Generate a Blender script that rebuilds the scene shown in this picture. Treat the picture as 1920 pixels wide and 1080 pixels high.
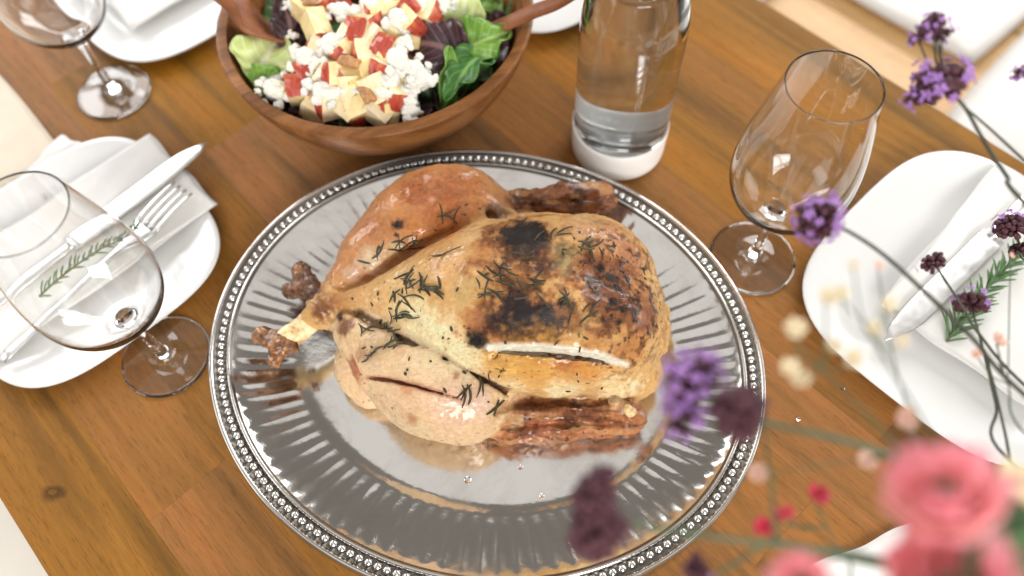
import bpy, bmesh, math, random
import numpy as np
from mathutils import Vector, Matrix, Quaternion

random.seed(7)
rng = np.random.default_rng(7)
sc = bpy.context.scene
COL = sc.collection
for o in list(bpy.data.objects):
    bpy.data.objects.remove(o)

# ------------------------------------------------------------------ camera
F_PX, PITCH, ROLL, CAM_H = 1460.94, 1.07433, -0.0590137, 0.58504
FW = Vector((0, math.cos(PITCH), -math.sin(PITCH)))
UP0 = Vector((0, math.sin(PITCH), math.cos(PITCH)))
RT0 = Vector((1, 0, 0))
CR = RT0 * math.cos(ROLL) + UP0 * math.sin(ROLL)
CU = RT0 * -math.sin(ROLL) + UP0 * math.cos(ROLL)
CAM = Vector((0, 0, CAM_H))
cam = bpy.data.cameras.new('camera')
cam.sensor_width = 36
cam.lens = F_PX * 36 / 1920
cam.clip_start = 0.01
cam.clip_end = 50
cam.dof.use_dof = True
cam.dof.focus_distance = 0.552
cam.dof.aperture_fstop = 2.7
co = bpy.data.objects.new('camera', cam)
M3 = Matrix((CR, CU, -FW)).transposed()
co.matrix_world = Matrix.Translation(CAM) @ M3.to_4x4()
COL.objects.link(co)
sc.camera = co

# ------------------------------------------------------------------ light
world = bpy.data.worlds.new('World')
sc.world = world
world.use_nodes = True
bg = world.node_tree.nodes['Background']
bg.inputs[0].default_value = (1.0, 0.92, 0.84, 1)
bg.inputs[1].default_value = 0.24


def area(name, loc, target, sx, sy, rad, colr):
    l = bpy.data.lights.new(name, 'AREA')
    l.shape = 'RECTANGLE'
    l.size, l.size_y = sx, sy
    l.energy = rad * math.pi * sx * sy
    l.color = colr
    o = bpy.data.objects.new(name, l)
    o.location = loc
    o.rotation_euler = (Vector(target) - Vector(loc)).to_track_quat('-Z', 'Y').to_euler()
    COL.objects.link(o)


area('ceiling_light', (0.0, 0.15, 2.0), (0.0, 0.15, 0), 3.2, 2.1, 0.62, (1.0, 0.985, 0.965))
for dx in (-0.34, 0.34):
    area('window_or_fill_light', (1.35 + dx * 0.8, 2.05 - dx * 0.6, 1.0), (0.1, 0.35, 0.0), 0.60, 1.30, 9.8, (1.0, 0.99, 0.98))
    area('window_or_fill_light', (-1.45 + dx * 0.8, 1.75 + dx * 0.6, 1.0), (-0.1, 0.35, 0.0), 0.60, 1.30, 7.5, (0.98, 0.99, 1.0))
area('window_or_fill_light', (0.30, -1.75, 1.15), (0, 0.3, 0), 1.3, 0.9, 17.0, (1.0, 0.985, 0.97))
area('window_or_fill_light', (-2.3, 0.1, 0.75), (0, 0.3, 0.05), 1.5, 1.1, 2.2, (0.99, 0.99, 1.0))  # added low fill at the left, brightens the glass edges
area('window_or_fill_light', (2.3, 0.5, 0.75), (0, 0.3, 0.05), 1.5, 1.1, 2.7, (1.0, 0.99, 0.98))  # its added counterpart at the right, for streaks along the glass edges

vs = sc.view_settings
vs.view_transform = 'Standard'
vs.look = 'None'
vs.exposure = 0.0
vs.gamma = 1.0
vs.use_curve_mapping = False
sc.render.engine = 'CYCLES'
cy = sc.cycles
cy.use_denoising = True
cy.max_bounces = 16
cy.transmission_bounces = 14
cy.glossy_bounces = 6
cy.transparent_max_bounces = 12
cy.sample_clamp_indirect = 20.0
cy.blur_glossy = 0.3


# ------------------------------------------------------------------ helpers
def ray(px, py):
    x, y = (px - 960) / F_PX, -(py - 540) / F_PX
    return CR * x + CU * y + FW


def at(px, py, z=0.0):
    """point on the horizontal plane z that the photo shows there"""
    d = ray(px, py)
    return CAM + d * ((z - CAM_H) / d.z)


def atd(px, py, depth):
    return CAM + ray(px, py) * depth


def srgb(r, g, b, k=1.0):
    f = lambda c: (c / 255 / 12.92 if c / 255 <= 0.04045 else ((c / 255 + 0.055) / 1.055) ** 2.4) * k
    return (f(r), f(g), f(b))


def tag(o, label=None, cat=None, group=None, kind=None):
    if label: o['label'] = label
    if cat: o['category'] = cat
    if group: o['group'] = group
    if kind: o['kind'] = kind
    return o


def mesh_obj(name, verts, faces, mat, parent=None, smooth=True, mats=None, midx=None):
    me = bpy.data.meshes.new(name)
    me.from_pydata([tuple(v) for v in verts], [], [tuple(f) for f in faces])
    if smooth:
        me.polygons.foreach_set('use_smooth', [True] * len(me.polygons))
    for m in (mats or [mat]):
        me.materials.append(m)
    if midx is not None:
        me.polygons.foreach_set('material_index', midx)
    me.update()
    o = bpy.data.objects.new(name, me)
    o.parent = parent
    COL.objects.link(o)
    return o


def bm_obj(name, bm, mat, parent=None, smooth=True, mats=None):
    me = bpy.data.meshes.new(name)
    bm.normal_update()
    bm.to_mesh(me)
    bm.free()
    if smooth:
        me.polygons.foreach_set('use_smooth', [True] * len(me.polygons))
    for m in (mats or [mat]):
        me.materials.append(m)
    o = bpy.data.objects.new(name, me)
    o.parent = parent
    COL.objects.link(o)
    return o


def link_mesh(name, me, parent=None):
    o = bpy.data.objects.new(name, me)
    o.parent = parent
    COL.objects.link(o)
    return o


def empty(name, loc=(0, 0, 0), rz=0.0):
    o = bpy.data.objects.new(name, None)
    o.location = loc
    o.rotation_euler = (0, 0, rz)
    o.empty_display_size = 0.02
    COL.objects.link(o)
    return o


def lathe(prof, n=64, closed=False):
    """prof: list of (r, z). r==0 makes a pole."""
    V, F = [], []
    rings = []
    for r, z in prof:
        if r < 1e-7:
            V.append((0, 0, z)); rings.append([len(V) - 1])
        else:
            b = len(V)
            for i in range(n):
                a = 2 * math.pi * i / n
                V.append((r * math.cos(a), r * math.sin(a), z))
            rings.append(list(range(b, b + n)))
    pairs = list(zip(rings, rings[1:]))
    if closed:
        pairs.append((rings[-1], rings[0]))
    for A, B in pairs:
        for i in range(n):
            j = (i + 1) % n
            if len(A) == 1 and len(B) == 1: continue
            if len(A) == 1: F.append((A[0], B[j], B[i]))
            elif len(B) == 1: F.append((A[i], A[j], B[0]))
            else: F.append((A[i], A[j], B[j], B[i]))
    return V, F


def spline(pts, m=8):
    """Catmull-Rom through tuples"""
    P = [np.array(p, float) for p in pts]
    P = [2 * P[0] - P[1]] + P + [2 * P[-1] - P[-2]]
    out = []
    for i in range(1, len(P) - 2):
        for k in range(m):
            t = k / m
            a, b, c, d = P[i - 1], P[i], P[i + 1], P[i + 2]
            out.append(0.5 * (2 * b + (c - a) * t + (2 * a - 5 * b + 4 * c - d) * t * t + (3 * b - a - 3 * c + d) * t ** 3))
    out.append(P[-2])
    return out


def tube(pts, rad, n=8, V=None, F=None, flat=1.0):
    V = [] if V is None else V
    F = [] if F is None else F
    pts = [Vector(p) for p in pts]
    rads = rad if isinstance(rad, (list, tuple, np.ndarray)) else [rad] * len(pts)
    base = len(V)
    ref = None
    for i, p in enumerate(pts):
        t = (pts[min(i + 1, len(pts) - 1)] - pts[max(i - 1, 0)]).normalized()
        if ref is None:
            ref = Vector((0, 0, 1)) if abs(t.z) < 0.9 else Vector((1, 0, 0))
        u = t.cross(ref)
        u.normalize()
        w = u.cross(t)
        ref = w
        for k in range(n):
            a = 2 * math.pi * k / n
            V.append(p + (u * math.cos(a) + w * math.sin(a) * flat) * rads[i])
    m = len(pts)
    for i in range(m - 1):
        for k in range(n):
            j = (k + 1) % n
            F.append((base + i * n + k, base + i * n + j, base + (i + 1) * n + j, base + (i + 1) * n + k))
    F.append(tuple(base + k for k in range(n))[::-1])
    F.append(tuple(base + (m - 1) * n + k for k in range(n)))
    return V, F


_lat = np.random.default_rng(3).random((64, 64, 64))


def vnoise(P, scale, seed=0):
    """smooth value noise in [-1, 1]"""
    Q = np.asarray(P, float) * scale + 17.31 * (seed + 1)
    I = np.floor(Q).astype(int)
    f = Q - I
    f = f * f * (3 - 2 * f)
    r = 0
    for dx in (0, 1):
        for dy in (0, 1):
            for dz in (0, 1):
                w = (f[:, 0] if dx else 1 - f[:, 0]) * (f[:, 1] if dy else 1 - f[:, 1]) * (f[:, 2] if dz else 1 - f[:, 2])
                r = r + w * _lat[(I[:, 0] + dx) & 63, (I[:, 1] + dy) & 63, (I[:, 2] + dz) & 63]
    return r * 2 - 1


def fbm(P, scale, seed=0, oct=3):
    s, a, t = 0, 1.0, 0
    for k in range(oct):
        s = s + a * vnoise(P, scale * 2 ** k, seed + k * 5)
        t += a
        a *= 0.55
    return s / t


# ------------------------------------------------------------------ materials
class NT:
    def __init__(self, name):
        self.m = bpy.data.materials.new(name)
        self.m.use_nodes = True
        self.t = self.m.node_tree
        self.b = self.t.nodes['Principled BSDF']
        self.out = self.t.nodes['Material Output']

    def n(self, kind, **kw):
        nd = self.t.nodes.new('ShaderNode' + kind)
        for k, v in kw.items():
            setattr(nd, k, v)
        return nd

    def l(self, a, b):
        self.t.links.new(a, b)

    def set(self, **kw):
        for k, v in kw.items():
            s = self.b.inputs[k.replace('_', ' ')]
            if isinstance(v, tuple) and len(v) == 3 and s.type == 'RGBA': v = (*v, 1)
            s.default_value = v
        return self

    def coord(self, kind='Object'):
        return self.n('TexCoord').outputs[kind]

    def mapped(self, src, scale=(1, 1, 1), loc=None, rot=(0, 0, 0)):
        mp = self.n('Mapping')
        self.l(src, mp.inputs[0])
        mp.inputs['Scale'].default_value = scale
        mp.inputs['Rotation'].default_value = rot
        if loc is not None: self.l(loc, mp.inputs['Location'])
        return mp.outputs[0]

    def noise(self, vec, scale, detail=4, rough=0.55, dist=0.0):
        nd = self.n('TexNoise')
        if vec is not None: self.l(vec, nd.inputs['Vector'])
        nd.inputs['Scale'].default_value = scale
        nd.inputs['Detail'].default_value = detail
        nd.inputs['Roughness'].default_value = rough
        nd.inputs['Distortion'].default_value = dist
        return nd.outputs[0]

    def ramp(self, fac, stops):
        r = self.n('ValToRGB')
        self.l(fac, r.inputs[0])
        e = r.color_ramp.elements
        while len(e) < len(stops): e.new(0.5)
        for i, (p, c) in enumerate(stops):
            e[i].position = p
            c = (c, c, c) if isinstance(c, (int, float)) else c
            e[i].color = (*c, 1)
        return r.outputs[0]

    def mix(self, fac, a, b, mode='MIX'):
        m = self.n('Mix', data_type='RGBA', blend_type=mode)
        for s, v in ((0, fac), (6, a), (7, b)):
            if isinstance(v, bpy.types.NodeSocket): self.l(v, m.inputs[s])
            elif isinstance(v, (int, float)): m.inputs[s].default_value = v if s == 0 else (v, v, v, 1)
            else: m.inputs[s].default_value = (*v, 1)
        return m.outputs[2]

    def math(self, op, a, b=None, clamp=False):
        m = self.n('Math', operation=op, use_clamp=clamp)
        for i, v in enumerate((a, b)):
            if v is None: continue
            if isinstance(v, bpy.types.NodeSocket): self.l(v, m.inputs[i])
            else: m.inputs[i].default_value = v
        return m.outputs[0]

    def bump(self, h, strength=0.3, dist=0.001, normal=None):
        b = self.n('Bump')
        b.inputs['Strength'].default_value = strength
        b.inputs['Distance'].default_value = dist
        self.l(h, b.inputs['Height'])
        if normal is not None: self.l(normal, b.inputs['Normal'])
        return b.outputs[0]

    def col(self, s): self.l(s, self.b.inputs['Base Color'])
    def nrm(self, s): self.l(s, self.b.inputs['Normal'])
    def rgh(self, s): self.l(s, self.b.inputs['Roughness'])


def simple(name, colr, rough=0.5, var=0.12, scale=60, bump=0.0, sss=0.0, **kw):
    """colour with a gentle procedural variation"""
    t = NT(name)
    c = t.coord()
    nz = t.noise(c, scale, 4)
    d = tuple(max(0, x * (1 - var)) for x in colr)
    u = tuple(min(1, x * (1 + var)) for x in colr)
    t.col(t.ramp(nz, [(0.3, d), (0.7, u)]))
    t.set(Roughness=rough, **kw)
    if sss:
        t.set(Subsurface_Weight=sss, Subsurface_Radius=(0.6, 0.4, 0.25), Subsurface_Scale=0.01)
    if bump:
        t.nrm(t.bump(nz, bump, 0.002))
    return t.m


MAT = {}


def wood_material(name, dark, mid, light, rough=0.42, grain=1.0, knots=(), obj_random=True, coat=0.0):
    t = NT(name)
    c = t.coord('Object')
    if obj_random:
        rnd = t.n('ObjectInfo').outputs['Random']
        off = t.n('CombineXYZ')
        t.l(t.math('MULTIPLY', rnd, 37.0), off.inputs[0])
        t.l(t.math('MULTIPLY', rnd, 91.0), off.inputs[1])
        t.l(t.math('MULTIPLY', rnd, 53.0), off.inputs[2])
        v = t.n('VectorMath', operation='ADD')
        t.l(c, v.inputs[0]); t.l(off.outputs[0], v.inputs[1])
        c = v.outputs[0]
    # broad bands along X
    band = t.noise(t.mapped(c, (1.3 * grain, 13 * grain, 13)), 1.6, 6, 0.62, 0.9)
    fine = t.noise(t.mapped(c, (6 * grain, 190 * grain, 190)), 1.0, 5, 0.65, 0.2)
    pore = t.noise(t.mapped(c, (80 * grain, 1000 * grain, 1000)), 1.0, 2, 0.6)
    colr = t.ramp(band, [(0.30, dark), (0.47, mid), (0.70, light)])
    colr = t.mix(t.ramp(fine, [(0.35, 0.0), (0.75, 0.34)]), colr, tuple(x * 0.55 for x in dark))
    colr = t.mix(t.ramp(pore, [(0.55, 0.0), (0.72, 0.5)]), colr, tuple(x * 0.45 for x in dark))
    if obj_random:
        hs = t.n('HueSaturation')
        t.l(colr, hs.inputs['Color'])
        r2 = t.n('ObjectInfo').outputs['Random']
        t.l(t.math('ADD', t.math('MULTIPLY', r2, 0.16), 0.92), hs.inputs['Value'])
        fr = t.math('FRACT', t.math('MULTIPLY', r2, 7.13))
        t.l(t.math('ADD', t.math('MULTIPLY', fr, 0.010), 0.497), hs.inputs['Hue'])
        t.l(t.math('ADD', t.math('MULTIPLY', fr, 0.12), 0.94), hs.inputs['Saturation'])
        colr = hs.outputs[0]
    if knots:
        pos = t.n('NewGeometry').outputs['Position']
        warp = t.noise(pos, 55, 3)
        for (kx, ky, r, el, amt) in knots:
            mp = t.n('Mapping', vector_type='POINT')
            t.l(pos, mp.inputs[0])
            a = math.radians(49.5)
            mp.inputs['Rotation'].default_value = (0, 0, a)
            ca, sa = math.cos(a), math.sin(a)
            mp.inputs['Location'].default_value = (-(ca * kx - sa * ky) / el, -(sa * kx + ca * ky), 0)
            mp.inputs['Scale'].default_value = (1 / el, 1, 0)
            ln = t.n('VectorMath', operation='LENGTH')
            t.l(mp.outputs[0], ln.inputs[0])
            d = t.math('ADD', ln.outputs['Value'], t.math('MULTIPLY', t.math('SUBTRACT', warp, 0.5), r * 1.5))
            dn = t.math('DIVIDE', d, r)
            m = t.ramp(dn, [(0.0, 0.55 * amt), (0.22, 0.5 * amt), (0.30, amt), (0.55, 0.75 * amt), (1.0, 0.0)])
            colr = t.mix(m, colr, tuple(x * 0.18 for x in dark))
    t.col(colr)
    t.rgh(t.ramp(fine, [(0.2, rough - 0.05), (0.8, rough + 0.12)]))
    t.nrm(t.bump(t.math('ADD', fine, pore), 0.16, 0.0006))
    t.set(Specular_IOR_Level=0.18)
    if coat: t.set(Coat_Weight=coat, Coat_Roughness=0.25)
    return t.m


def glass_material(name, ior=1.48, colr=(1, 1, 1), rough=0.0):
    t = NT(name)
    nz = t.noise(t.coord(), 9, 2)
    t.nrm(t.bump(nz, 0.04, 0.002))
    t.set(Base_Color=colr, Roughness=rough, IOR=ior, Transmission_Weight=1.0)
    return t.m


MAT['glass'] = glass_material('clear glass', 1.47, (0.985, 0.99, 0.99))
MAT['water'] = glass_material('water', 1.33, (0.985, 0.99, 0.99))
MAT['porcelain'] = simple('white porcelain', (0.72, 0.715, 0.695), 0.18, 0.015, 20, Coat_Weight=0.3)
MAT['opaque'] = simple('white silicone', (0.90, 0.885, 0.85), 0.45, 0.02, 40)
MAT['cream_wall'] = simple('cream plaster', (0.74, 0.70, 0.62), 0.8, 0.03, 9)


def cloth_material(name, colr, weave=1400):
    t = NT(name)
    c = t.coord()
    w1 = t.n('TexWave', wave_type='BANDS', bands_direction='X')
    w2 = t.n('TexWave', wave_type='BANDS', bands_direction='Y')
    for w in (w1, w2):
        t.l(c, w.inputs[0]); w.inputs['Scale'].default_value = weave / 6.28; w.inputs['Distortion'].default_value = 1.2
    h = t.math('ADD', w1.outputs['Fac'], w2.outputs['Fac'])
    big = t.noise(c, 25, 4)
    t.col(t.mix(t.ramp(big, [(0.3, 0.0), (0.7, 1.0)]), tuple(x * 0.95 for x in colr), tuple(min(1, x * 1.03) for x in colr)))
    t.nrm(t.bump(h, 0.12, 0.0004))
    t.set(Roughness=0.85, Sheen_Weight=0.15)
    return t.m


MAT['napkin'] = cloth_material('white linen', (0.74, 0.725, 0.69))
MAT['cream_cloth'] = cloth_material('cream linen', (0.64, 0.555, 0.44))
MAT['cushion'] = cloth_material('off white upholstery', (0.74, 0.72, 0.68), 900)


def metal(name, colr, rough, bump=0.05, bscale=140):
    t = NT(name)
    c = t.coord()
    a = t.noise(c, bscale, 3)
    b = t.noise(t.mapped(c, (60, 900, 900)), 1, 3)
    t.rgh(t.ramp(a, [(0.3, max(0.02, rough - 0.06)), (0.75, rough + 0.08)]))
    t.nrm(t.bump(t.math('ADD', a, t.math('MULTIPLY', b, 0.2)), bump, 0.0015))
    smudge = t.noise(c, 26, 4)
    t.col(t.mix(t.ramp(smudge, [(0.35, 0.0), (0.75, 1.0)]), colr, tuple(x * 0.86 for x in colr)))
    t.set(Metallic=1.0)
    return t.m


t = NT('polished pewter')
c = t.coord()
ham = t.noise(c, 62, 3)                                    # hammered relief
scr = t.noise(t.mapped(c, (40, 1500, 900), rot=(0, 0, 0.6)), 1, 3)   # fine scratches
sm1 = t.noise(c, 17, 6, 0.65, 0.5)
sm2 = t.noise(c, 95, 5, 0.7, 0.4)
film = t.math('MULTIPLY', t.ramp(sm1, [(0.42, 0.0), (0.66, 1.0)]), t.ramp(sm2, [(0.25, 0.4), (0.7, 1.0)]))
t.rgh(t.math('ADD', 0.07, t.math('ADD', t.math('MULTIPLY', film, 0.15), t.math('MULTIPLY', scr, 0.05))))
t.col(t.mix(film, (0.72, 0.70, 0.67), (0.56, 0.53, 0.49)))
t.nrm(t.bump(t.math('ADD', ham, t.math('MULTIPLY', scr, 0.06)), 0.17, 0.0016))
t.set(Metallic=1.0)
MAT['pewter'] = t.m
MAT['patina'] = metal('dark pewter patina', (0.20, 0.185, 0.165), 0.36, 0.2, 300)
MAT['steel'] = metal('satin steel', (0.86, 0.85, 0.83), 0.34, 0.008)

# ------------------------------------------------------------------ table frame of reference
TA = math.radians(-49.5)
EX = Vector((math.cos(TA), math.sin(TA), 0))       # along the table
EN = Vector((-math.sin(TA), math.cos(TA), 0))      # across it


def ST(s, t, z=0.0):
    return EX * s + EN * t + Vector((0, 0, z))


# ------------------------------------------------------------------ setting
kn = [at(258, 985), at(228, 640), at(312, 277), at(128, 206), at(1345, 872)]
MAT['table'] = wood_material('acacia table wood', srgb(98, 67, 29), srgb(145, 97, 43), srgb(168, 106, 47), 0.58, 1.0,
                             [(kn[0].x, kn[0].y, 0.015, 1.5, 0.9), (kn[1].x, kn[1].y, 0.008, 1.6, 0.7), (kn[2].x, kn[2].y, 0.007, 1.5, 0.8),
                              (kn[3].x, kn[3].y, 0.006, 1.4, 0.8), (kn[4].x, kn[4].y, 0.008, 2.2, 0.5)])
MAT['table_frame'] = wood_material('table underframe wood', srgb(120, 80, 42), srgb(150, 100, 52), srgb(165, 110, 58), 0.5)
MAT['pine'] = wood_material('pale pine', srgb(196, 154, 104), srgb(212, 174, 126), srgb(220, 188, 144), 0.5, 0.6)
MAT['bowlwood'] = wood_material('acacia bowl wood', srgb(78, 46, 25), srgb(130, 82, 47), srgb(172, 116, 72), 0.46, 1.9, coat=0.05)
MAT['server_wood'] = wood_material('server wood', srgb(112, 66, 38), srgb(140, 86, 52), srgb(164, 104, 64), 0.42, 1.2)

fl = mesh_obj('floor', [(-4, -4, -0.74), (4, -4, -0.74), (4, 4, -0.74), (-4, 4, -0.74)], [(0, 1, 2, 3)], MAT['cream_wall'], smooth=False)
tag(fl, kind='structure')


def box_bm(bm, x0, x1, y0, y1, z0, z1, bevel=0.0, seg=2):
    r = bmesh.ops.create_cube(bm, size=1.0)
    vs_ = r['verts']
    for v in vs_:
        v.co = Vector(((x0 + x1) / 2 + v.co.x * (x1 - x0), (y0 + y1) / 2 + v.co.y * (y1 - y0), (z0 + z1) / 2 + v.co.z * (z1 - z0)))
    if bevel:
        ed = list({e for v in vs_ for e in v.link_edges})
        bmesh.ops.bevel(bm, geom=ed, offset=bevel, segments=seg, affect='EDGES', profile=0.6)


def box_obj(name, dims, mat, parent=None, bevel=0.0, seg=2, smooth=False):
    bm = bmesh.new()
    box_bm(bm, *dims, bevel=bevel, seg=seg)
    return bm_obj(name, bm, mat, parent, smooth)


T0, T1 = -0.197, 0.630
tb = empty('dining_table', (0, 0, 0), TA)
tag(tb, 'brown wooden dining table of glued staves under the whole meal', 'table')
rows = []
y = T0
while y < T1 - 0.03:
    w = min(random.uniform(0.062, 0.098), T1 - y)
    if T1 - (y + w) < 0.05: w = T1 - y
    rows.append((y, y + w)); y += w
for (y0, y1) in rows:
    x = -1.30 + random.uniform(0, 0.3)
    first = True
    xs = [-1.30]
    while x < 0.80:
        if x - xs[-1] > 0.15: xs.append(x)
        x += random.uniform(0.38, 0.85)
    xs.append(0.85)
    for x0, x1 in zip(xs, xs[1:]):
        g = 0.00006
        p = box_obj('plank', (-(x1 - x0) / 2 + g, (x1 - x0) / 2 - g, -(y1 - y0) / 2 + g, (y1 - y0) / 2 - g, -0.03, 0.0), MAT['table'], tb)
        p.location = ((x0 + x1) / 2, (y0 + y1) / 2, 0)
box_obj('apron', (-1.2, 0.75, T0 + 0.05, T1 - 0.05, -0.10, -0.0305), MAT['table_frame'], tb)
for sx in (-1.22, 0.77):
    for sy in (T0 + 0.08, T1 - 0.08):
        lg = box_obj('leg', (-0.035, 0.035, -0.035, 0.035, -0.739, -0.031), MAT['table_frame'], tb, 0.004)
        lg.location = (sx, sy, 0)

# bench of pale wood beyond the far edge, with white cushions lying on it
be = empty('wooden_bench', (0, 0, 0), TA)
tag(be, 'pale pine bench along the far right edge of the table', 'bench')
for k, (b0, b1) in enumerate(((0.72, 0.868), (0.871, 1.018), (1.021, 1.168), (1.171, 1.318))):
    p = box_obj('plank', (-0.9, 0.75, b0, b1, -0.335, -0.30), MAT['pine'], be, 0.003)
for sx in (-0.75, 0.6):
    box_obj('leg', (sx - 0.03, sx + 0.03, 0.80, 1.25, -0.739, -0.336), MAT['pine'], be, 0.004)


def cushion(name, s0, s1, t0, t1, z0, z1, label, mat, cat='cushion'):
    n = 22
    V, F = [], []
    for side in (1, -1):
        for i in range(n + 1):
            for j in range(n + 1):
                u, v = i / n * 2 - 1, j / n * 2 - 1
                d = (max(0, 1 - abs(u) ** 5) * max(0, 1 - abs(v) ** 5)) ** 0.5
                s = (s0 + s1) / 2 + u * (s1 - s0) / 2 * (1 - 0.03 * v * v)
                tt = (t0 + t1) / 2 + v * (t1 - t0) / 2 * (1 - 0.03 * u * u)
                zc = (z0 + z1) / 2
                z = zc + side * (z1 - z0) / 2 * d
                if side == 1: z += 0.006 * math.sin(u * 5 + v * 3) * d
                V.append((s, tt, z))
    m = n + 1
    for sd in range(2):
        for i in range(n):
            for j in range(n):
                a = sd * m * m + i * m + j
                q = (a, a + m, a + m + 1, a + 1)
                F.append(q if sd == 0 else q[::-1])
    o = mesh_obj(name, V, F, mat)
    o.rotation_euler = (0, 0, TA)
    bm = bmesh.new(); bm.from_mesh(o.data); bmesh.ops.remove_doubles(bm, verts=bm.verts, dist=1e-5); bm.to_mesh(o.data); bm.free()
    tag(o, label, cat)
    return o


cushion('seat_cushion', -0.60, -0.150, 1.035, 1.45, -0.30, -0.262, 'white seat cushion lying on the pine bench behind the wine glass', MAT['cushion'])
cushion('seat_cushion', -0.135, 0.42, 0.88, 1.45, -0.30, -0.255, 'white seat cushion on the bench beyond the right dinner plate', MAT['cushion'])
cushion('seat_cushion', -0.80, -0.452, 0.80, 1.025, -0.30, -0.262, 'white seat cushion on the bench, only its tip showing past the table edge', MAT['cushion'])
ch = empty('upholstered_chair', (0, 0, 0), TA)
tag(ch, 'cream upholstered chair drawn up at the lower left table edge', 'chair')
c_ = cushion('seat', -0.95, -0.10, -0.72, -0.20, -0.36, -0.27, None, MAT['cream_wall'])
for k_ in ('category',):
    if k_ in c_: del c_[k_]
c_.rotation_euler = (0, 0, 0); c_.parent = ch
for sx in (-0.88, -0.17):
    for sy in (-0.65, -0.27):
        lg = box_obj('leg', (sx - 0.02, sx + 0.02, sy - 0.02, sy + 0.02, -0.739, -0.33), MAT['pine'], ch, 0.003)

# ------------------------------------------------------------------ tray
TRC, TRA, TA_, TB_ = Vector((-0.02643, 0.25607, 0)), math.radians(159.11), 0.22175, 0.19054
WELL_Z = 0.0045
tray = empty('serving_tray', TRC, TRA)
tag(tray, 'large oval silver tray with beaded rim and fluted slope under the roast chicken', 'tray')


def build_tray():
    NF = 92
    NA = NF * 10
    prof = [(0.0006, 0.0010, 0), (0.0002, 0.0120, 0), (0.0, 0.0215, 0), (0.0006, 0.0235, 0), (0.0018, 0.0243, 0), (0.0032, 0.0240, 0), (0.0041, 0.0228, 0),
            (0.0046, 0.0218, 1), (0.0056, 0.0213, 1), (0.0064, 0.0206, 1), (0.0095, 0.0200, 1), (0.0128, 0.0203, 1), (0.0135, 0.0210, 1),
            (0.0141, 0.0222, 0), (0.0149, 0.0231, 0), (0.0159, 0.0234, 0), (0.0168, 0.0230, 0), (0.0176, 0.0218, 1), (0.0186, 0.0212, 0)]
    m = 26
    f0, f1 = 0.0186, 0.0640
    for k in range(1, m + 1):
        u = k / m
        z = 0.0212 + (0.0068 - 0.0212) * (u ** 0.85) - 0.0012 * math.sin(math.pi * u)
        prof.append((f0 + (f1 - f0) * u, z, 0))
    prof += [(0.0658, 0.0063, 0), (0.0680, 0.0057, 0), (0.0705, 0.0051, 0), (0.0735, 0.0047, 0), (0.0770, WELL_Z, 0), (0.10, WELL_Z, 0), (0.125, WELL_Z, 0), (0.155, WELL_Z, 0), (0.178, WELL_Z, 0)]
    V, F, MI = [], [], []
    for (d, z, mi) in prof:
        for i in range(NA):
            a = 2 * math.pi * i / NA
            zz = z
            if f0 < d < f1 + 0.002:
                u = (d - f0) / (f1 - f0)
                ph = (i / 10.0) % 1.0
                sc_ = 0.6 * (1 - (2 * ph - 1) ** 2) + 0.4 * math.sin(math.pi * ph) ** 2        # 0 on the ridges, 1 in the middle
                env = min(1, u * 7) * min(1, max(0, (1.02 - u)) * 5)
                zz = z - (0.00052 + 0.00010 * math.sin(int(i / 10) * 2.4)) * (sc_ - 0.4) * env
            V.append(((TA_ - d) * math.cos(a), (TB_ - d) * math.sin(a), zz))
    R = len(prof)
    for r in range(R - 1):
        for i in range(NA):
            j = (i + 1) % NA
            F.append((r * NA + i, r * NA + j, (r + 1) * NA + j, (r + 1) * NA + i))
            MI.append(1 if (prof[r][2] == 1 or prof[r + 1][2] == 1) and r > 5 else 0)
    V.append((0, 0, WELL_Z)); c = len(V) - 1
    for i in range(NA):
        F.append(((R - 1) * NA + i, (R - 1) * NA + (i + 1) % NA, c)); MI.append(0)
    o = mesh_obj('dish', V, F, None, tray, True, [MAT['pewter'], MAT['patina']], MI)
    # the underside rim
    # beads of equal spacing
    a, b = TA_ - 0.0096, TB_ - 0.0096
    ts = np.linspace(0, 2 * math.pi, 20001)
    ds = np.hypot(a * np.sin(ts), b * np.cos(ts))
    L = np.concatenate([[0], np.cumsum((ds[1:] + ds[:-1]) / 2 * np.diff(ts))])
    n = 172
    me = None
    for k in range(n):
        t = np.interp(L[-1] * k / n, L, ts)
        if me is None:
            bm = bmesh.new()
            bmesh.ops.create_uvsphere(bm, u_segments=12, v_segments=8, radius=0.0032)
            q = bm_obj('bead', bm, MAT['pewter'], tray)
            me = q.data
        else:
            q = link_mesh('bead', me, tray)
        q.location = (a * math.cos(t), b * math.sin(t), 0.0210)


build_tray()

# ------------------------------------------------------------------ roast chicken (signed distance field -> mesh)


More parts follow.
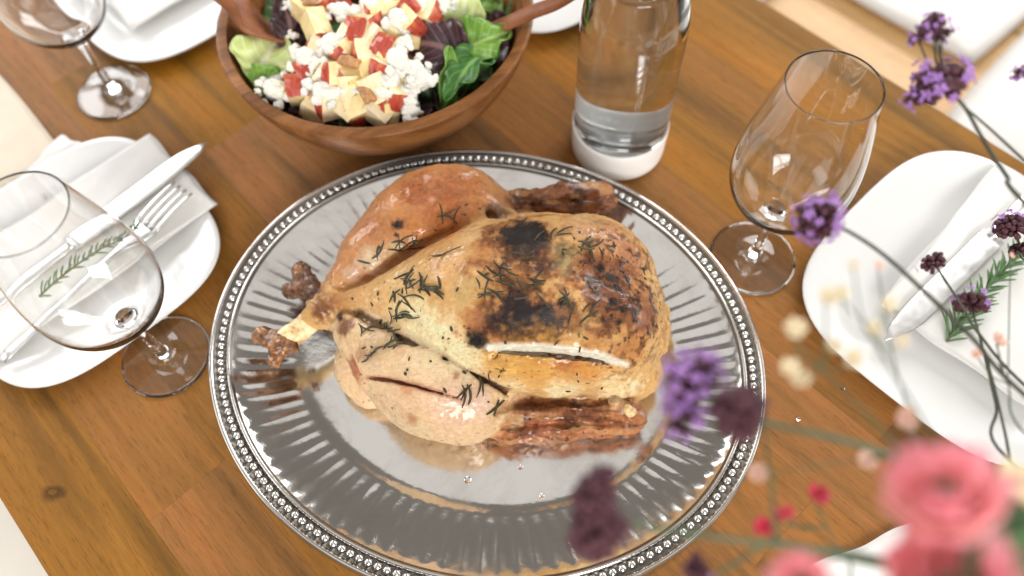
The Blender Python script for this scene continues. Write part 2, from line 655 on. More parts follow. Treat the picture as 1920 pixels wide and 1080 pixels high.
def surface_nets(D, org, h):
    ins = D < 0
    s = np.zeros(tuple(x - 1 for x in D.shape), np.int8)
    sl = lambda i, n: slice(i, n - 1 + i)
    nx, ny, nz = D.shape
    for i in (0, 1):
        for j in (0, 1):
            for k in (0, 1):
                s += ins[sl(i, nx), sl(j, ny), sl(k, nz)]
    act = (s > 0) & (s < 8)
    I, J, K = np.nonzero(act)
    idx = -np.ones(act.shape, np.int64)
    idx[I, J, K] = np.arange(len(I))
    pos = np.zeros((len(I), 3)); cnt = np.zeros(len(I))
    cor = [(i, j, k) for i in (0, 1) for j in (0, 1) for k in (0, 1)]
    for a in cor:
        for ax in range(3):
            if a[ax]: continue
            b = list(a); b[ax] = 1
            da = D[I + a[0], J + a[1], K + a[2]]; db = D[I + b[0], J + b[1], K + b[2]]
            cr = (da < 0) != (db < 0)
            t = np.where(cr, da / np.where(cr, da - db, 1), 0)
            q = np.array(a, float)[None] + (np.array(b, float) - np.array(a, float))[None] * t[:, None]
            pos += q * cr[:, None]; cnt += cr
    pos = pos / cnt[:, None] + np.c_[I, J, K]
    V = org + pos * h
    F = []
    for ax in range(3):
        o1, o2 = [(1, 2), (2, 0), (0, 1)][ax]
        a = [slice(1, -1)] * 3; b = [slice(1, -1)] * 3
        a[ax] = slice(0, -1); b[ax] = slice(1, None)
        A, B = ins[tuple(a)], ins[tuple(b)]
        for flag in (True, False):
            X = np.array(np.nonzero((A != B) & (A == flag))).T
            off = np.ones(3, int); off[ax] = 0
            X = X + off
            e1 = np.zeros(3, int); e1[o1] = 1
            e2 = np.zeros(3, int); e2[o2] = 1
            g = lambda Y: idx[Y[:, 0], Y[:, 1], Y[:, 2]]
            q = np.c_[g(X - e1 - e2), g(X - e2), g(X), g(X - e1)]
            F.append(q if flag else q[:, ::-1])
    F = np.concatenate(F)
    F = F[(F >= 0).all(1)]
    return V, F


def vnormals(V, F):
    n = np.cross(V[F[:, 2]] - V[F[:, 0]], V[F[:, 3]] - V[F[:, 1]])
    N = np.zeros_like(V)
    for k in range(4):
        np.add.at(N, F[:, k], n)
    return N / np.maximum(np.linalg.norm(N, axis=1, keepdims=True), 1e-12)


def smin(a, b, k):
    h = np.clip(0.5 + 0.5 * (b - a) / k, 0, 1)
    return b + (a - b) * h - k * h * (1 - h)


def smax(a, b, k): return -smin(-a, -b, k)


_cc = {}


def C(px, py, z):
    k = (px, py, z)
    if k not in _cc: _cc[k] = np.array(at(px, py, z))
    return _cc[k]


AX = C(1200, 566, 0.05) - C(640, 560, 0.05); AX[2] = 0; AX /= np.linalg.norm(AX)
BX = np.array([-AX[1], AX[0], 0.0]); CX = np.array([0, 0, 1.0])


def ell(P, c, ax, R=None):
    R = np.stack([AX, BX, CX], 1) if R is None else R
    q = (P - c) @ R
    ax = np.array(ax)
    k0 = np.linalg.norm(q / ax, axis=1); k1 = np.linalg.norm(q / ax ** 2, axis=1)
    return k0 * (k0 - 1) / np.maximum(k1, 1e-9)


def rcone(P, a, b, r1, r2):
    ab = b - a
    t = np.clip((P - a) @ ab / (ab @ ab), 0, 1)
    return np.linalg.norm(P - a - t[:, None] * ab, axis=1) - (r1 + (r2 - r1) * t)


def chain(P, pts, k=0.01):
    d = None
    for (a, ra), (b, rb) in zip(pts, pts[1:]):
        q = rcone(P, a, b, ra, rb)
        d = q if d is None else smin(d, q, k)
    return d


Z0 = WELL_Z


def chicken_fields(P):
    # carcass and breast
    d = ell(P, C(975, 570, 0.050), (0.100, 0.064, 0.050))
    d = smin(d, ell(P, C(1030, 505, 0.056), (0.076, 0.042, 0.047)), 0.020)
    d = smin(d, ell(P, C(1020, 625, 0.063), (0.080, 0.044, 0.044)), 0.018)
    d = smin(d, rcone(P, C(890, 562, 0.062), C(668, 567, 0.050), 0.042, 0.012), 0.026)
    d = smin(d, ell(P, C(1112, 515, 0.043), (0.040, 0.044, 0.038)), 0.020)
    d = smin(d, ell(P, C(1140, 620, 0.046), (0.036, 0.042, 0.040)), 0.020)
    d = smin(d, ell(P, C(1158, 575, 0.040), (0.028, 0.040, 0.034)), 0.015)
    d = smin(d, ell(P, C(1090, 700, 0.032), (0.062, 0.028, 0.024)), 0.014)       # low flank by the wing
    # neck skin, ragged
    for (x, y, z, r) in ((1216, 566, 0.040, 0.010), (1226, 608, 0.040, 0.011), (1218, 640, 0.034, 0.013), (1198, 556, 0.050, 0.012), (1228, 588, 0.030, 0.010), (1200, 600, 0.052, 0.013), (1205, 690, 0.028, 0.012)):
        d = smin(d, np.linalg.norm(P - C(x, y, z), axis=1) - r, 0.007)
    # skin flap at the tail end wrapped over the shanks
    flap = chain(P, [(C(660, 562, 0.056), 0.012), (C(628, 566, 0.057), 0.010), (C(603, 580, 0.054), 0.009), (C(585, 592, 0.050), 0.0072)], 0.008)
    flap = smin(flap, rcone(P, C(632, 548, 0.056), C(612, 600, 0.048), 0.0085, 0.008), 0.007)
    d = smin(d, flap, 0.010)
    # legs
    up = chain(P, [(C(846, 398, 0.052), 0.039), (C(770, 432, 0.054), 0.035), (C(700, 486, 0.052), 0.025), (C(650, 533, 0.052), 0.013), (C(612, 567, 0.048), 0.0085)], 0.014)
    up = smin(up, ell(P, C(825, 382, 0.050), (0.038, 0.028, 0.036)), 0.015)
    up = smin(up, rcone(P, C(860, 400, 0.045), C(945, 430, 0.030), 0.034, 0.028), 0.02)
    lo = chain(P, [(C(874, 744, 0.041), 0.031), (C(808, 720, 0.046), 0.034), (C(736, 672, 0.047), 0.028), (C(680, 628, 0.047), 0.017), (C(632, 592, 0.046), 0.010)], 0.014)
    lo = smin(lo, ell(P, C(825, 748, 0.036), (0.042, 0.022, 0.027)), 0.015)
    lo = smin(lo, rcone(P, C(870, 745, 0.036), C(950, 722, 0.030), 0.028, 0.020), 0.02)
    lo = smin(lo, ell(P, C(668, 682, 0.022), (0.017, 0.024, 0.017)), 0.004)      # tail lump behind the shank
    lo = smin(lo, ell(P, C(700, 715, 0.018), (0.020, 0.022, 0.015)), 0.008)
    # wings
    wl = chain(P, [(C(905, 790, 0.020), 0.011), (C(960, 788, 0.024), 0.0160), (C(1060, 780, 0.026), 0.0170), (C(1130, 779, 0.024), 0.0150), (C(1178, 780, 0.023), 0.0125)], 0.006)
    wl = smin(wl, chain(P, [(C(945, 806, 0.012), 0.0075), (C(1060, 803, 0.013), 0.0080), (C(1175, 790, 0.014), 0.0080)], 0.005), 0.004)
    for (x, y, z, r) in ((1160, 762, 0.038, 0.0065), (1178, 764, 0.036, 0.0055), (1186, 782, 0.030, 0.0070), (1150, 748, 0.044, 0.0038), (1184, 796, 0.020, 0.0070)):
        wl = smin(wl, np.linalg.norm(P - C(x, y, z), axis=1) - r, 0.003)
    wl = smin(wl, rcone(P, C(1120, 765, 0.028), C(1060, 735, 0.026), 0.014, 0.016), 0.006)
    wu = chain(P, [(C(900, 406, 0.034), 0.014), (C(985, 390, 0.044), 0.0150), (C(1060, 380, 0.047), 0.0150), (C(1110, 372, 0.049), 0.0125), (C(1130, 370, 0.049), 0.0110)], 0.006)
    for (x, y, z, r) in ((1136, 360, 0.053, 0.0070), (1140, 376, 0.049, 0.0065), (1122, 386, 0.046, 0.0060), (1112, 360, 0.053, 0.0070), (1060, 366, 0.054, 0.008), (1010, 376, 0.052, 0.008)):
        wu = smin(wu, np.linalg.norm(P - C(x, y, z), axis=1) - r, 0.004)
    wu = smin(wu, rcone(P, C(1040, 400, 0.035), C(1010, 420, 0.030), 0.014, 0.016), 0.006)
    return d, up, lo, wu, wl


def union_sdf(P):
    d, up, lo, wu, wl = chicken_fields(P)
    # skin bridges from the thighs to the breast
    up2 = smin(up, rcone(P, C(872, 408, 0.060), C(975, 444, 0.062), 0.019, 0.017), 0.016)
    lo2 = smin(lo, rcone(P, C(925, 742, 0.044), C(985, 724, 0.044), 0.012, 0.010), 0.010)
    s = smin(d, up2, 0.0035)
    s = smin(s, lo2, 0.0030)
    s = smin(s, wu, 0.004)
    s = smin(s, wl, 0.003)
    return s, (d, up, lo, wu, wl)


def trace(px, py, fn=lambda P: union_sdf(P)[0]):
    """point of the surface that shows at a pixel"""
    d = np.array(ray(px, py)); d /= np.linalg.norm(d)
    o = np.array(CAM); t = 0.36
    for _ in range(60):
        v = fn((o + d * t)[None])[0]
        t += v * 0.8
        if abs(v) < 1e-5 or t > 0.9: break
    return o + d * t


def groove(pts):
    """pts: (px, py, radius, sink) -> list of (point, radius)"""
    out = []
    for (x, y, r, k) in pts:
        p = trace(x, y)
        dd = p - np.array(CAM); dd /= np.linalg.norm(dd)
        out.append((p + dd * k, r))
    return out


GROOVES = [
    (groove([(640, 578, 0.0020, 0.002), (672, 592, 0.0032, 0.005), (705, 611, 0.0032, 0.005), (760, 643, 0.0028, 0.004), (830, 679, 0.0034, 0.006), (900, 713, 0.0042, 0.006), (950, 731, 0.0030, 0.003), (985, 742, 0.001, 0.001)]), 0.003),   # lower leg / breast
    (groove([(640, 541, 0.0020, 0.002), (690, 520, 0.0040, 0.005), (745, 487, 0.0052, 0.005), (800, 458, 0.0046, 0.003), (850, 433, 0.0018, 0.0)]), 0.006),     # upper leg / breast
    (groove([(930, 772, 0.0030, 0.003), (960, 752, 0.0060, 0.006), (1010, 748, 0.0062, 0.005), (1060, 750, 0.0040, 0.003), (1130, 752, 0.0040, 0.003), (1185, 750, 0.0030, 0.003)]), 0.003),  # lower wing
    (groove([(920, 404, 0.0040, 0.003), (980, 410, 0.0040, 0.003), (1060, 402, 0.0040, 0.003), (1130, 398, 0.0030, 0.003)]), 0.003),               # upper wing
    (groove([(945, 800, 0.0020, 0.001), (1000, 797, 0.0030, 0.002), (1070, 795, 0.0030, 0.002), (1140, 794, 0.0024, 0.002), (1180, 792, 0.0016, 0.001)]), 0.003),
    (groove([(1000, 384, 0.0016, 0.001), (1060, 378, 0.0024, 0.001), (1115, 370, 0.0020, 0.001)]), 0.003),
    (groove([(650, 650, 0.0020, 0.001), (668, 690, 0.0030, 0.002), (690, 722, 0.0026, 0.002)]), 0.003),
]
CUT1 = [groove([(918, 654, 0.0008, k * 0.3), (960, 655, 0.0019, k), (1020, 658, 0.0026, k), (1080, 664, 0.0024, k), (1130, 672, 0.0016, k), (1172, 686, 0.0006, k * 0.3)]) for k in (0.0, 0.003, 0.006, 0.009, 0.012)]
CUT2 = [groove([(690, 708, 0.0006, k * 0.3), (730, 713, 0.0015, k), (780, 724, 0.0018, k), (830, 738, 0.0013, k), (864, 748, 0.0005, k * 0.3)]) for k in (0.0, 0.003, 0.006, 0.009)]
for k_, lay in enumerate(CUT1):      # the cut runs in steeply, so that its far wall of white flesh shows
    CUT1[k_] = [(p + np.array([0, -0.0016 * k_, -0.0004 * k_]), r) for (p, r) in lay]


CUT1B = [groove([(935, 657, 0.0006, k * 0.3), (975, 661, 0.0012, k), (1030, 665, 0.0017, k), (1085, 670, 0.0016, k), (1130, 677, 0.0008, k * 0.4)]) for k in (0.0, 0.004, 0.008, 0.012, 0.017, 0.022)]


def chicken_sdf(P):
    s, parts = union_sdf(P)
    for g, k in GROOVES:
        s = smax(s, -chain(P, g, 0.002), k)
    cut1 = np.min([chain(P, l, 0.001) for l in CUT1], 0)
    cut2 = np.min([chain(P, l, 0.001) for l in CUT2], 0)
    s = smax(s, -cut1, 0.0008)
    s = smax(s, -np.min([chain(P, l, 0.001) for l in CUT1B], 0), 0.0006)
    s = smax(s, -cut2, 0.0008)
    s = smax(s, Z0 - 0.001 - P[:, 2], 0.003)
    return s, parts, (cut1, cut2)


def build_chicken():
    h = 0.00115
    lo = np.array([-0.180, 0.120, 0.0]); hi = np.array([0.125, 0.385, 0.128])
    n = np.ceil((hi - lo) / h).astype(int) + 1
    xs, ys, zs = [lo[i] + h * np.arange(n[i]) for i in range(3)]
    # coarse pass, then only refine the cells near the surface
    D = np.empty(tuple(n), np.float32)
    k = 4
    G = np.stack(np.meshgrid(xs[::k], ys[::k], zs[::k], indexing='ij'), -1).reshape(-1, 3)
    dc = chicken_sdf(G)[0].reshape(len(xs[::k]), len(ys[::k]), len(zs[::k]))
    D[:] = np.repeat(np.repeat(np.repeat(dc, k, 0), k, 1), k, 2)[:n[0], :n[1], :n[2]]
    near = np.nonzero(np.abs(D) < 0.0085)
    P = np.c_[xs[near[0]], ys[near[1]], zs[near[2]]]
    D[near] = np.concatenate([chicken_sdf(q)[0] for q in np.array_split(P, 12)])
    V, F = surface_nets(D.astype(float), lo, h)
    _, parts, cuts = chicken_sdf(V)
    parts = np.stack(parts, 1)
    lab = parts.argmin(1)
    N = vnormals(V, F)
    # roasted relief
    dn = 0.0013 * fbm(V, 55, 1) + 0.0011 * (0.35 - np.abs(fbm(V, 105, 14))) + 0.0006 * fbm(V, 230, 2)
    pA = lambda x, y, z: np.linalg.norm(V - C(x, y, z), axis=1)
    neck = np.clip(1 - pA(1215, 590, 0.04) / 0.055, 0, 1)
    dn += neck * (0.0075 * fbm(V, 85, 3) + 0.0040 * np.abs(fbm(V, 200, 4)))
    wing = ((lab == 3) | (lab == 4))
    Q = np.c_[V @ AX * 0.42 + V @ BX * 0.25, V @ BX, V[:, 2]]
    wr = 0.0042 * (0.3 - np.abs(fbm(Q, 120, 8))) + 0.0024 * fbm(V, 150, 6) - 0.0006
    dn += np.where(wing, wr, 0)
    flp = np.clip(1 - pA(612, 575, 0.05) / 0.03, 0, 1)
    dn += flp * (0.0022 * np.sin((V @ (AX * 0.55 + BX * 0.83)) * 720 + 4 * fbm(V, 70, 12)) + 0.0016 * fbm(V, 150, 13))
    dn *= np.clip(V[:, 2] * 120 - 0.6, 0, 1)
    V = V + N * dn[:, None]
    N = vnormals(V, F)

    # ---- colour of the roasted skin (albedo), placed as patches on the surface
    cs = np.array([CR, CU, FW]).T
    q = (V - np.array(CAM)) @ cs
    PX = np.c_[960 + F_PX * q[:, 0] / q[:, 2], 540 - F_PX * q[:, 1] / q[:, 2]]

    def hit(px, py):
        d2 = np.hypot(PX[:, 0] - px, PX[:, 1] - py)
        c = np.nonzero(d2 < max(6, d2.min() + 1))[0]
        return c[q[c, 2].argmin()]

    col = np.tile(np.array(srgb(234, 186, 118)), (len(V), 1))
    base = {1: (216, 150, 92), 2: (240, 204, 158), 3: (186, 118, 70), 4: (200, 130, 82)}
    for L_, c_ in base.items():
        w = np.clip(0.5 + (np.delete(parts, L_, 1).min(1) - parts[:, L_]) / 0.012, 0, 1)[:, None]
        col = col * (1 - w) + np.array(srgb(*c_)) * w
    n1, n2, n3, n4 = fbm(V, 45, 20, 4), fbm(V, 120, 25, 4), fbm(V, 330, 33, 3), fbm(V, 430, 37, 2)

    def patch(px, py, r, c, s, rough=0.48, hard=0.62, fine=0.34):
        i = hit(px, py)
        d = np.linalg.norm(V - V[i], axis=1) / (r * 0.00040)
        w = np.clip((0.92 - d + rough * n1 + fine * n2 + 0.32 * n3) / hard, 0, 1)
        w = (w * w * (3 - 2 * w) * s)[:, None]
        col[:] = col * (1 - w) + np.array(srgb(*c)) * w

    GOLD, PALE, CREAM, AMBER = (216, 152, 86), (246, 218, 166), (254, 236, 188), (236, 166, 54)
    BROWN, DARK, CHAR, GREEN = (158, 92, 50), (92, 50, 28), (40, 25, 22), (158, 142, 88)
    PINKB = (210, 136, 76)
    # upper leg
    patch(800, 375, 150, PINKB, 0.8); patch(690, 440, 110, (214, 148, 96), 0.7); patch(850, 350, 70, (194, 114, 58), 0.7); patch(780, 350, 50, (184, 104, 52), 0.6); patch(740, 390, 60, (220, 152, 86), 0.6); patch(880, 385, 40, (224, 164, 98), 0.6); patch(810, 345, 16, (236, 190, 140), 0.8)
    patch(705, 490, 46, (232, 208, 172), 0.95, 0.25); patch(745, 478, 44, (226, 196, 150), 0.9, 0.25); patch(670, 515, 34, (224, 190, 160), 0.8)
    patch(830, 425, 60, (198, 118, 56), 0.75); patch(770, 425, 45, (202, 130, 70), 0.6); patch(900, 420, 60, (238, 194, 132), 0.9, 0.3, 0.6, 0.2); patch(875, 445, 40, (240, 200, 140), 0.8, 0.3, 0.6, 0.2)
    patch(800, 352, 90, (188, 106, 54), 0.75, 0.6); patch(700, 420, 60, (192, 118, 68), 0.6, 0.7); patch(870, 380, 50, (176, 98, 46), 0.5, 0.8); patch(745, 420, 30, (130, 74, 40), 0.8, 0.9); patch(745, 420, 22, CHAR, 0.95, 0.9); patch(742, 445, 10, DARK, 0.9); patch(815, 372, 12, (225, 170, 130), 0.8)
    # breast, tail end to shoulder
    patch(720, 575, 120, (246, 206, 144), 0.95, 0.2, 0.7, 0.1); patch(850, 500, 110, (238, 184, 118), 0.85, 0.3, 0.7, 0.1); patch(800, 640, 115, CREAM, 0.95, 0.2, 0.7, 0.1); patch(870, 680, 75, CREAM, 0.85, 0.2, 0.7, 0.1)
    patch(650, 560, 55, (206, 150, 92), 0.75); patch(700, 545, 50, (226, 172, 104), 0.5); patch(910, 470, 60, (214, 142, 76), 0.7)
    patch(870, 540, 55, (200, 172, 112), 0.55, 0.6)
    patch(950, 590, 100, (228, 156, 72), 0.65, 0.5, 0.9, 0.3); patch(1000, 560, 80, (176, 106, 50), 0.5, 0.6); patch(940, 430, 60, BROWN, 0.6)
    patch(985, 455, 150, (196, 124, 62), 0.8, 0.5); patch(985, 455, 116, (126, 74, 34), 0.9, 0.7); patch(990, 445, 72, (92, 56, 28), 0.9, 0.8); patch(985, 432, 46, (60, 38, 24), 0.85, 1.1, 0.5, 0.7); patch(955, 430, 28, CHAR, 0.8, 1.0, 0.5, 0.7); patch(1015, 495, 50, (100, 46, 28), 0.9, 0.9)
    patch(1060, 470, 46, GREEN, 0.7, 0.6); patch(1075, 500, 40, (186, 168, 118), 0.6, 0.6); patch(1050, 585, 50, (150, 130, 82), 0.8, 0.6); patch(1085, 600, 40, GREEN, 0.6, 0.6)
    patch(990, 590, 140, (204, 128, 54), 0.75, 0.5); patch(985, 590, 112, (124, 64, 30), 0.9, 0.7); patch(975, 585, 66, (62, 30, 24), 0.95, 0.9); patch(1015, 605, 54, (44, 26, 24), 0.95, 0.9); patch(1000, 622, 42, (84, 34, 20), 0.8, 0.8)
    patch(893, 640, 24, DARK, 0.9, 0.5); patch(884, 645, 20, CHAR, 0.95, 0.9); patch(910, 655, 18, CHAR, 0.9, 0.9); patch(880, 590, 30, (196, 126, 70), 0.7)
    patch(1055, 565, 17, CHAR, 0.95, 0.5)
    # below the cut
    patch(1000, 690, 100, (232, 172, 84), 0.8, 0.45, 0.8, 0.3); patch(1090, 690, 70, (220, 150, 68), 0.8); patch(930, 685, 50, (236, 184, 98), 0.8); patch(1060, 670, 40, (186, 104, 50), 0.6, 0.6)
    patch(960, 735, 50, PALE, 0.8); patch(1060, 738, 55, CREAM, 0.75); patch(1150, 735, 55, PALE, 0.85); patch(1190, 730, 40, CREAM, 0.8)
    # shoulder and neck end
    patch(1140, 440, 80, (206, 140, 94), 0.8); patch(1090, 430, 50, (216, 158, 112), 0.7); patch(1190, 480, 60, (186, 122, 84), 0.8)
    patch(1165, 540, 120, (196, 124, 66), 0.8, 0.6); patch(1170, 560, 90, (176, 108, 56), 0.8, 0.6); patch(1190, 640, 70, (200, 130, 70), 0.8, 0.5); patch(1130, 620, 50, (206, 140, 78), 0.7); patch(1220, 600, 50, (172, 102, 54), 0.8, 0.6)
    patch(1145, 520, 60, (150, 86, 44), 0.6, 1.1, 0.5, 0.6); patch(1150, 580, 70, (144, 80, 42), 0.6, 1.1, 0.5, 0.6)
    for (x, y, r) in ((1110, 520, 12), (1148, 515, 12), (1160, 535, 9), (1170, 575, 9), (1135, 600, 9), (1165, 600, 10), (1200, 560, 8), (1120, 545, 10), (1180, 520, 9), (1195, 600, 8), (1150, 560, 11), (1130, 500, 9)):
        patch(x, y, r, CHAR, 0.85, 0.6, 0.6)
    # lower leg
    patch(740, 680, 110, (238, 202, 156), 0.85, 0.3, 0.8, 0.1); patch(850, 765, 100, (246, 204, 176), 0.85, 0.3, 0.8, 0.1); patch(760, 765, 80, (244, 204, 164), 0.8, 0.3, 0.8, 0.1); patch(900, 760, 50, (248, 214, 194), 0.7, 0.3, 0.8, 0.1)
    patch(700, 640, 60, (212, 176, 132), 0.8); patch(672, 660, 26, (196, 140, 100), 0.7); patch(655, 690, 34, (188, 112, 72), 0.9); patch(770, 800, 60, (234, 206, 156), 0.7)
    patch(860, 700, 16, (176, 116, 66), 0.8); patch(760, 725, 26, (224, 154, 100), 0.7); patch(770, 790, 22, (190, 112, 70), 0.6, 0.7); patch(875, 735, 12, (176, 100, 70), 0.7)
    # shanks and flap
    patch(600, 575, 44, (150, 88, 48), 0.9, 0.5); patch(640, 610, 34, (140, 78, 48), 0.85, 0.5); patch(630, 590, 16, (80, 36, 26), 0.9); patch(625, 560, 30, (176, 110, 62), 0.7)
    # wings
    patch(1000, 775, 60, (128, 62, 40), 0.8, 0.8); patch(1080, 770, 60, (120, 60, 36), 0.75, 0.8); patch(960, 790, 26, (222, 190, 140), 0.8); patch(1030, 800, 40, (206, 130, 90), 0.7, 0.8); patch(1100, 800, 40, (200, 132, 88), 0.7, 0.8)
    patch(1180, 770, 22, (170, 104, 56), 0.8, 0.8); patch(1000, 385, 60, (140, 84, 48), 0.8, 0.8); patch(1090, 372, 50, (128, 74, 42), 0.8, 0.8); patch(1130, 372, 30, (112, 62, 36), 0.8, 0.8); patch(930, 395, 40, (120, 70, 40), 0.8)
    # wings: streaks of dark and pale skin along their length
    Qw = np.c_[V @ AX * 0.30 + V @ BX * 0.3, V @ BX, V[:, 2]]
    s1 = np.clip((fbm(Qw, 150, 81, 3) - 0.02) * 5, 0, 1) * wing * 0.5
    col = col * (1 - s1[:, None]) + np.array(srgb(92, 48, 30)) * s1[:, None]
    s2 = np.clip((fbm(Qw, 130, 91, 3) - 0.12) * 6, 0, 1) * wing * 0.7
    col = col * (1 - s2[:, None]) + np.array(srgb(218, 164, 110)) * s2[:, None]
    # brown meat in the fold by the lower leg, with crease shade painted in
    gd = np.clip(1.2 - chain(V, GROOVES[0][0][1:7], 0.002) / 0.003, 0, 1) * 0.7
    col = col * (1 - gd[:, None]) + np.array(srgb(112, 66, 42)) * gd[:, None]
    # mottling, pepper
    lum = np.clip((col.mean(1) - 0.12) * 3.2, 0, 1)          # pale skin stays smooth, browned skin is rough
    col *= (1 + 0.05 * n1 + (0.16 - 0.12 * lum) * n2 + (0.20 - 0.13 * lum) * n3 + (0.42 - 0.34 * lum) * n4)[:, None]
    hgt_ = np.clip(0.5 + dn * 500, 0, 1)                   # blistered high spots roast darker
    rk = np.clip((hgt_ - 0.62) * 2.2, 0, 1) * np.clip(0.5 + n1, 0, 1) * 0.32
    col = col * (1 - rk[:, None]) + col * np.array([0.72, 0.52, 0.36]) * rk[:, None]
    reg = np.clip(1.25 - np.linalg.norm((V - C(1150, 560, 0.07)) / np.array([0.045, 0.06, 0.06]), axis=1), 0, 1)
    fk = np.clip((fbm(V, 210, 61, 3) - 0.12) * 9, 0, 1) * np.clip(reg * 1.6, 0, 1) * 0.8
    col = col * (1 - fk[:, None]) + np.array(srgb(104, 56, 30)) * fk[:, None]
    fk2 = np.clip((fbm(V, 260, 71, 3) - 0.30) * 12, 0, 1) * np.clip(reg * 1.6, 0, 1) * 0.9
    col = col * (1 - fk2[:, None]) + np.array(srgb(34, 22, 20)) * fk2[:, None]
    bl = np.clip((fbm(V, 70, 41, 4) - 0.26) * 5, 0, 1)[:, None] * 0.30
    col = col * (1 - bl) + np.array(srgb(186, 112, 60)) * bl
    sp = np.clip((vnoise(V, 420, 50) - 0.70) * 8, 0, 1) * np.clip((n1 + 0.25) * 3, 0, 1)
    col *= (1 - 0.75 * sp)[:, None]
    # white flesh in the cuts
    f1 = np.clip(1.35 - (cuts[0] + 0.2 * 0.001 * n2) / 0.0030, 0, 1)
    mid = np.array([p for p, r in CUT1[0]]); bx = mid @ AX
    up_side = np.clip((V @ BX - np.interp(V @ AX, bx, mid @ BX)) * 900 + 0.9, 0, 1)
    w = (f1 * up_side * np.clip((V[:, 2] - 0.055) * 100, 0, 1))[:, None]
    col = col * (1 - w) + np.array(srgb(246, 236, 214)) * w
    f2 = np.clip(1 - cuts[1] / 0.0018, 0, 1)[:, None] * 0.8
    col = col * (1 - f2) + np.array(srgb(196, 132, 100)) * f2
    lm = col.mean(1, keepdims=True)
    col = np.clip(col * (np.clip(lm, 0.004, 1) / 0.5) ** 0.14 * np.clip(lm / 0.30, 0.05, 1) ** 0.42, 0.003, 0.93)
    # wetness: greasy dark crust and the leg shine more
    gl = np.clip(0.50 + 0.34 * n2 - 0.35 * np.clip((0.25 - col.mean(1)) * 4, 0, 1), 0.12, 0.75)

    root = empty('roast_chicken', (*np.array(at(930, 590, Z0))[:2], Z0))
    tag(root, 'whole roast chicken with browned skin and crossed legs on the silver tray', 'chicken')
    off = np.array(root.location)
    names = ['body', 'leg', 'leg', 'wing', 'wing']
    fl_ = lab[F[:, 0]]
    out = []
    for L_ in range(5):
        f = F[fl_ == L_]
        u, inv = np.unique(f, return_inverse=True)
        me = bpy.data.meshes.new(names[L_])
        me.from_pydata((V[u] - off).tolist(), [], inv.reshape(f.shape).tolist())
        me.polygons.foreach_set('use_smooth', [True] * len(me.polygons))
        at_ = me.color_attributes.new('skin', 'FLOAT_COLOR', 'POINT')
        at_.data.foreach_set('color', np.c_[col[u], gl[u]].astype(np.float32).ravel())
        me.materials.append(MAT['skin'])
        me.normals_split_custom_set_from_vertices(N[u].tolist())
        o = bpy.data.objects.new(names[L_], me)
        o.parent = root
        COL.objects.link(o)
        out.append(o)
    return root, off, out, V, N, hit


t = NT('roast chicken skin')
a_ = t.n('Attribute', attribute_name='skin')
c = t.coord()
n_f = t.noise(c, 420, 4)
n_m = t.noise(c, 130, 4)
v_ = t.n('TexVoronoi'); t.l(c, v_.inputs['Vector']); v_.inputs['Scale'].default_value = 330
t.col(t.mix(t.ramp(n_f, [(0.35, 0.24), (0.65, 0.0)]), a_.outputs['Color'], t.mix(1.0, a_.outputs['Color'], (0.62, 0.42, 0.26), 'MULTIPLY')))
t.rgh(t.math('ADD', a_.outputs['Alpha'], t.math('MULTIPLY', t.math('SUBTRACT', n_f, 0.5), 0.35)))
hgt = t.math('ADD', t.math('MULTIPLY', n_m, 0.9), t.math('ADD', t.math('MULTIPLY', n_f, 0.45), t.math('MULTIPLY', v_.outputs['Distance'], 0.35)))
wrk = t.noise(t.mapped(c, (1.0, 2.4, 1.4)), 240, 6, 0.68, 1.4)
hgt = t.math('ADD', hgt, t.math('MULTIPLY', t.math('ABSOLUTE', t.math('SUBTRACT', wrk, 0.5)), -2.2))
t.nrm(t.bump(hgt, 0.85, 0.0017))
fat = t.noise(c, 48, 5, 0.6, 0.6)
t.l(t.ramp(fat, [(0.44, 0.05), (0.62, 0.75)]), t.b.inputs['Coat Weight'])
t.set(Subsurface_Weight=0.04, Subsurface_Radius=(1.0, 0.45, 0.2), Subsurface_Scale=0.003, Coat_Roughness=0.10, IOR=1.45, Specular_IOR_Level=0.36)
MAT['skin'] = t.m

def knuckle_mat(name, c1, c2, c3):
    t = NT(name); c = t.coord()
    a = t.noise(c, 110, 5, 0.65, 0.4)
    t.col(t.ramp(a, [(0.32, c1), (0.50, c2), (0.68, c3)]))
    t.nrm(t.bump(a, 0.7, 0.002)); t.set(Roughness=0.34, Coat_Weight=0.35, Coat_Roughness=0.15)
    return t.m


MAT['bone'] = knuckle_mat('cooked bone', srgb(176, 122, 66), srgb(232, 206, 152), srgb(246, 228, 186))
MAT['gristle'] = knuckle_mat('roasted gristle', srgb(60, 34, 20), srgb(124, 76, 40), srgb(200, 152, 94))
MAT['knuckle'] = knuckle_mat('dark roasted knuckle', srgb(52, 32, 20), srgb(104, 64, 34), srgb(160, 110, 62))

CH, CHO, CHP, CHV, CHN, chit = build_chicken()


def blob_mesh(name, prims, mat, parent, off, h=0.0009, k=0.004, relief=0.0008, fs=190):
    """small smooth-union mesh; prims: (a, b, ra, rb)"""
    A = np.array([p for q in prims for p in (q[0], q[1])])
    m = max(max(q[2], q[3]) for q in prims) + 0.004
    lo, hi = A.min(0) - m, A.max(0) + m
    n = np.ceil((hi - lo) / h).astype(int) + 1
    g = [lo[i] + h * np.arange(n[i]) for i in range(3)]
    P = np.stack(np.meshgrid(*g, indexing='ij'), -1).reshape(-1, 3)
    d = None
    for (a, b, ra, rb) in prims:
        q = rcone(P, np.array(a), np.array(b) + 1e-6, ra, rb)
        d = q if d is None else smin(d, q, k)
    V, F = surface_nets(d.reshape(tuple(n)), lo, h)
    V = V + vnormals(V, F) * (relief * fbm(V, fs, 3))[:, None]
    return mesh_obj(name, (V - off).tolist(), F.tolist(), mat, parent)


up_leg, lo_leg = CHP[1], CHP[2]
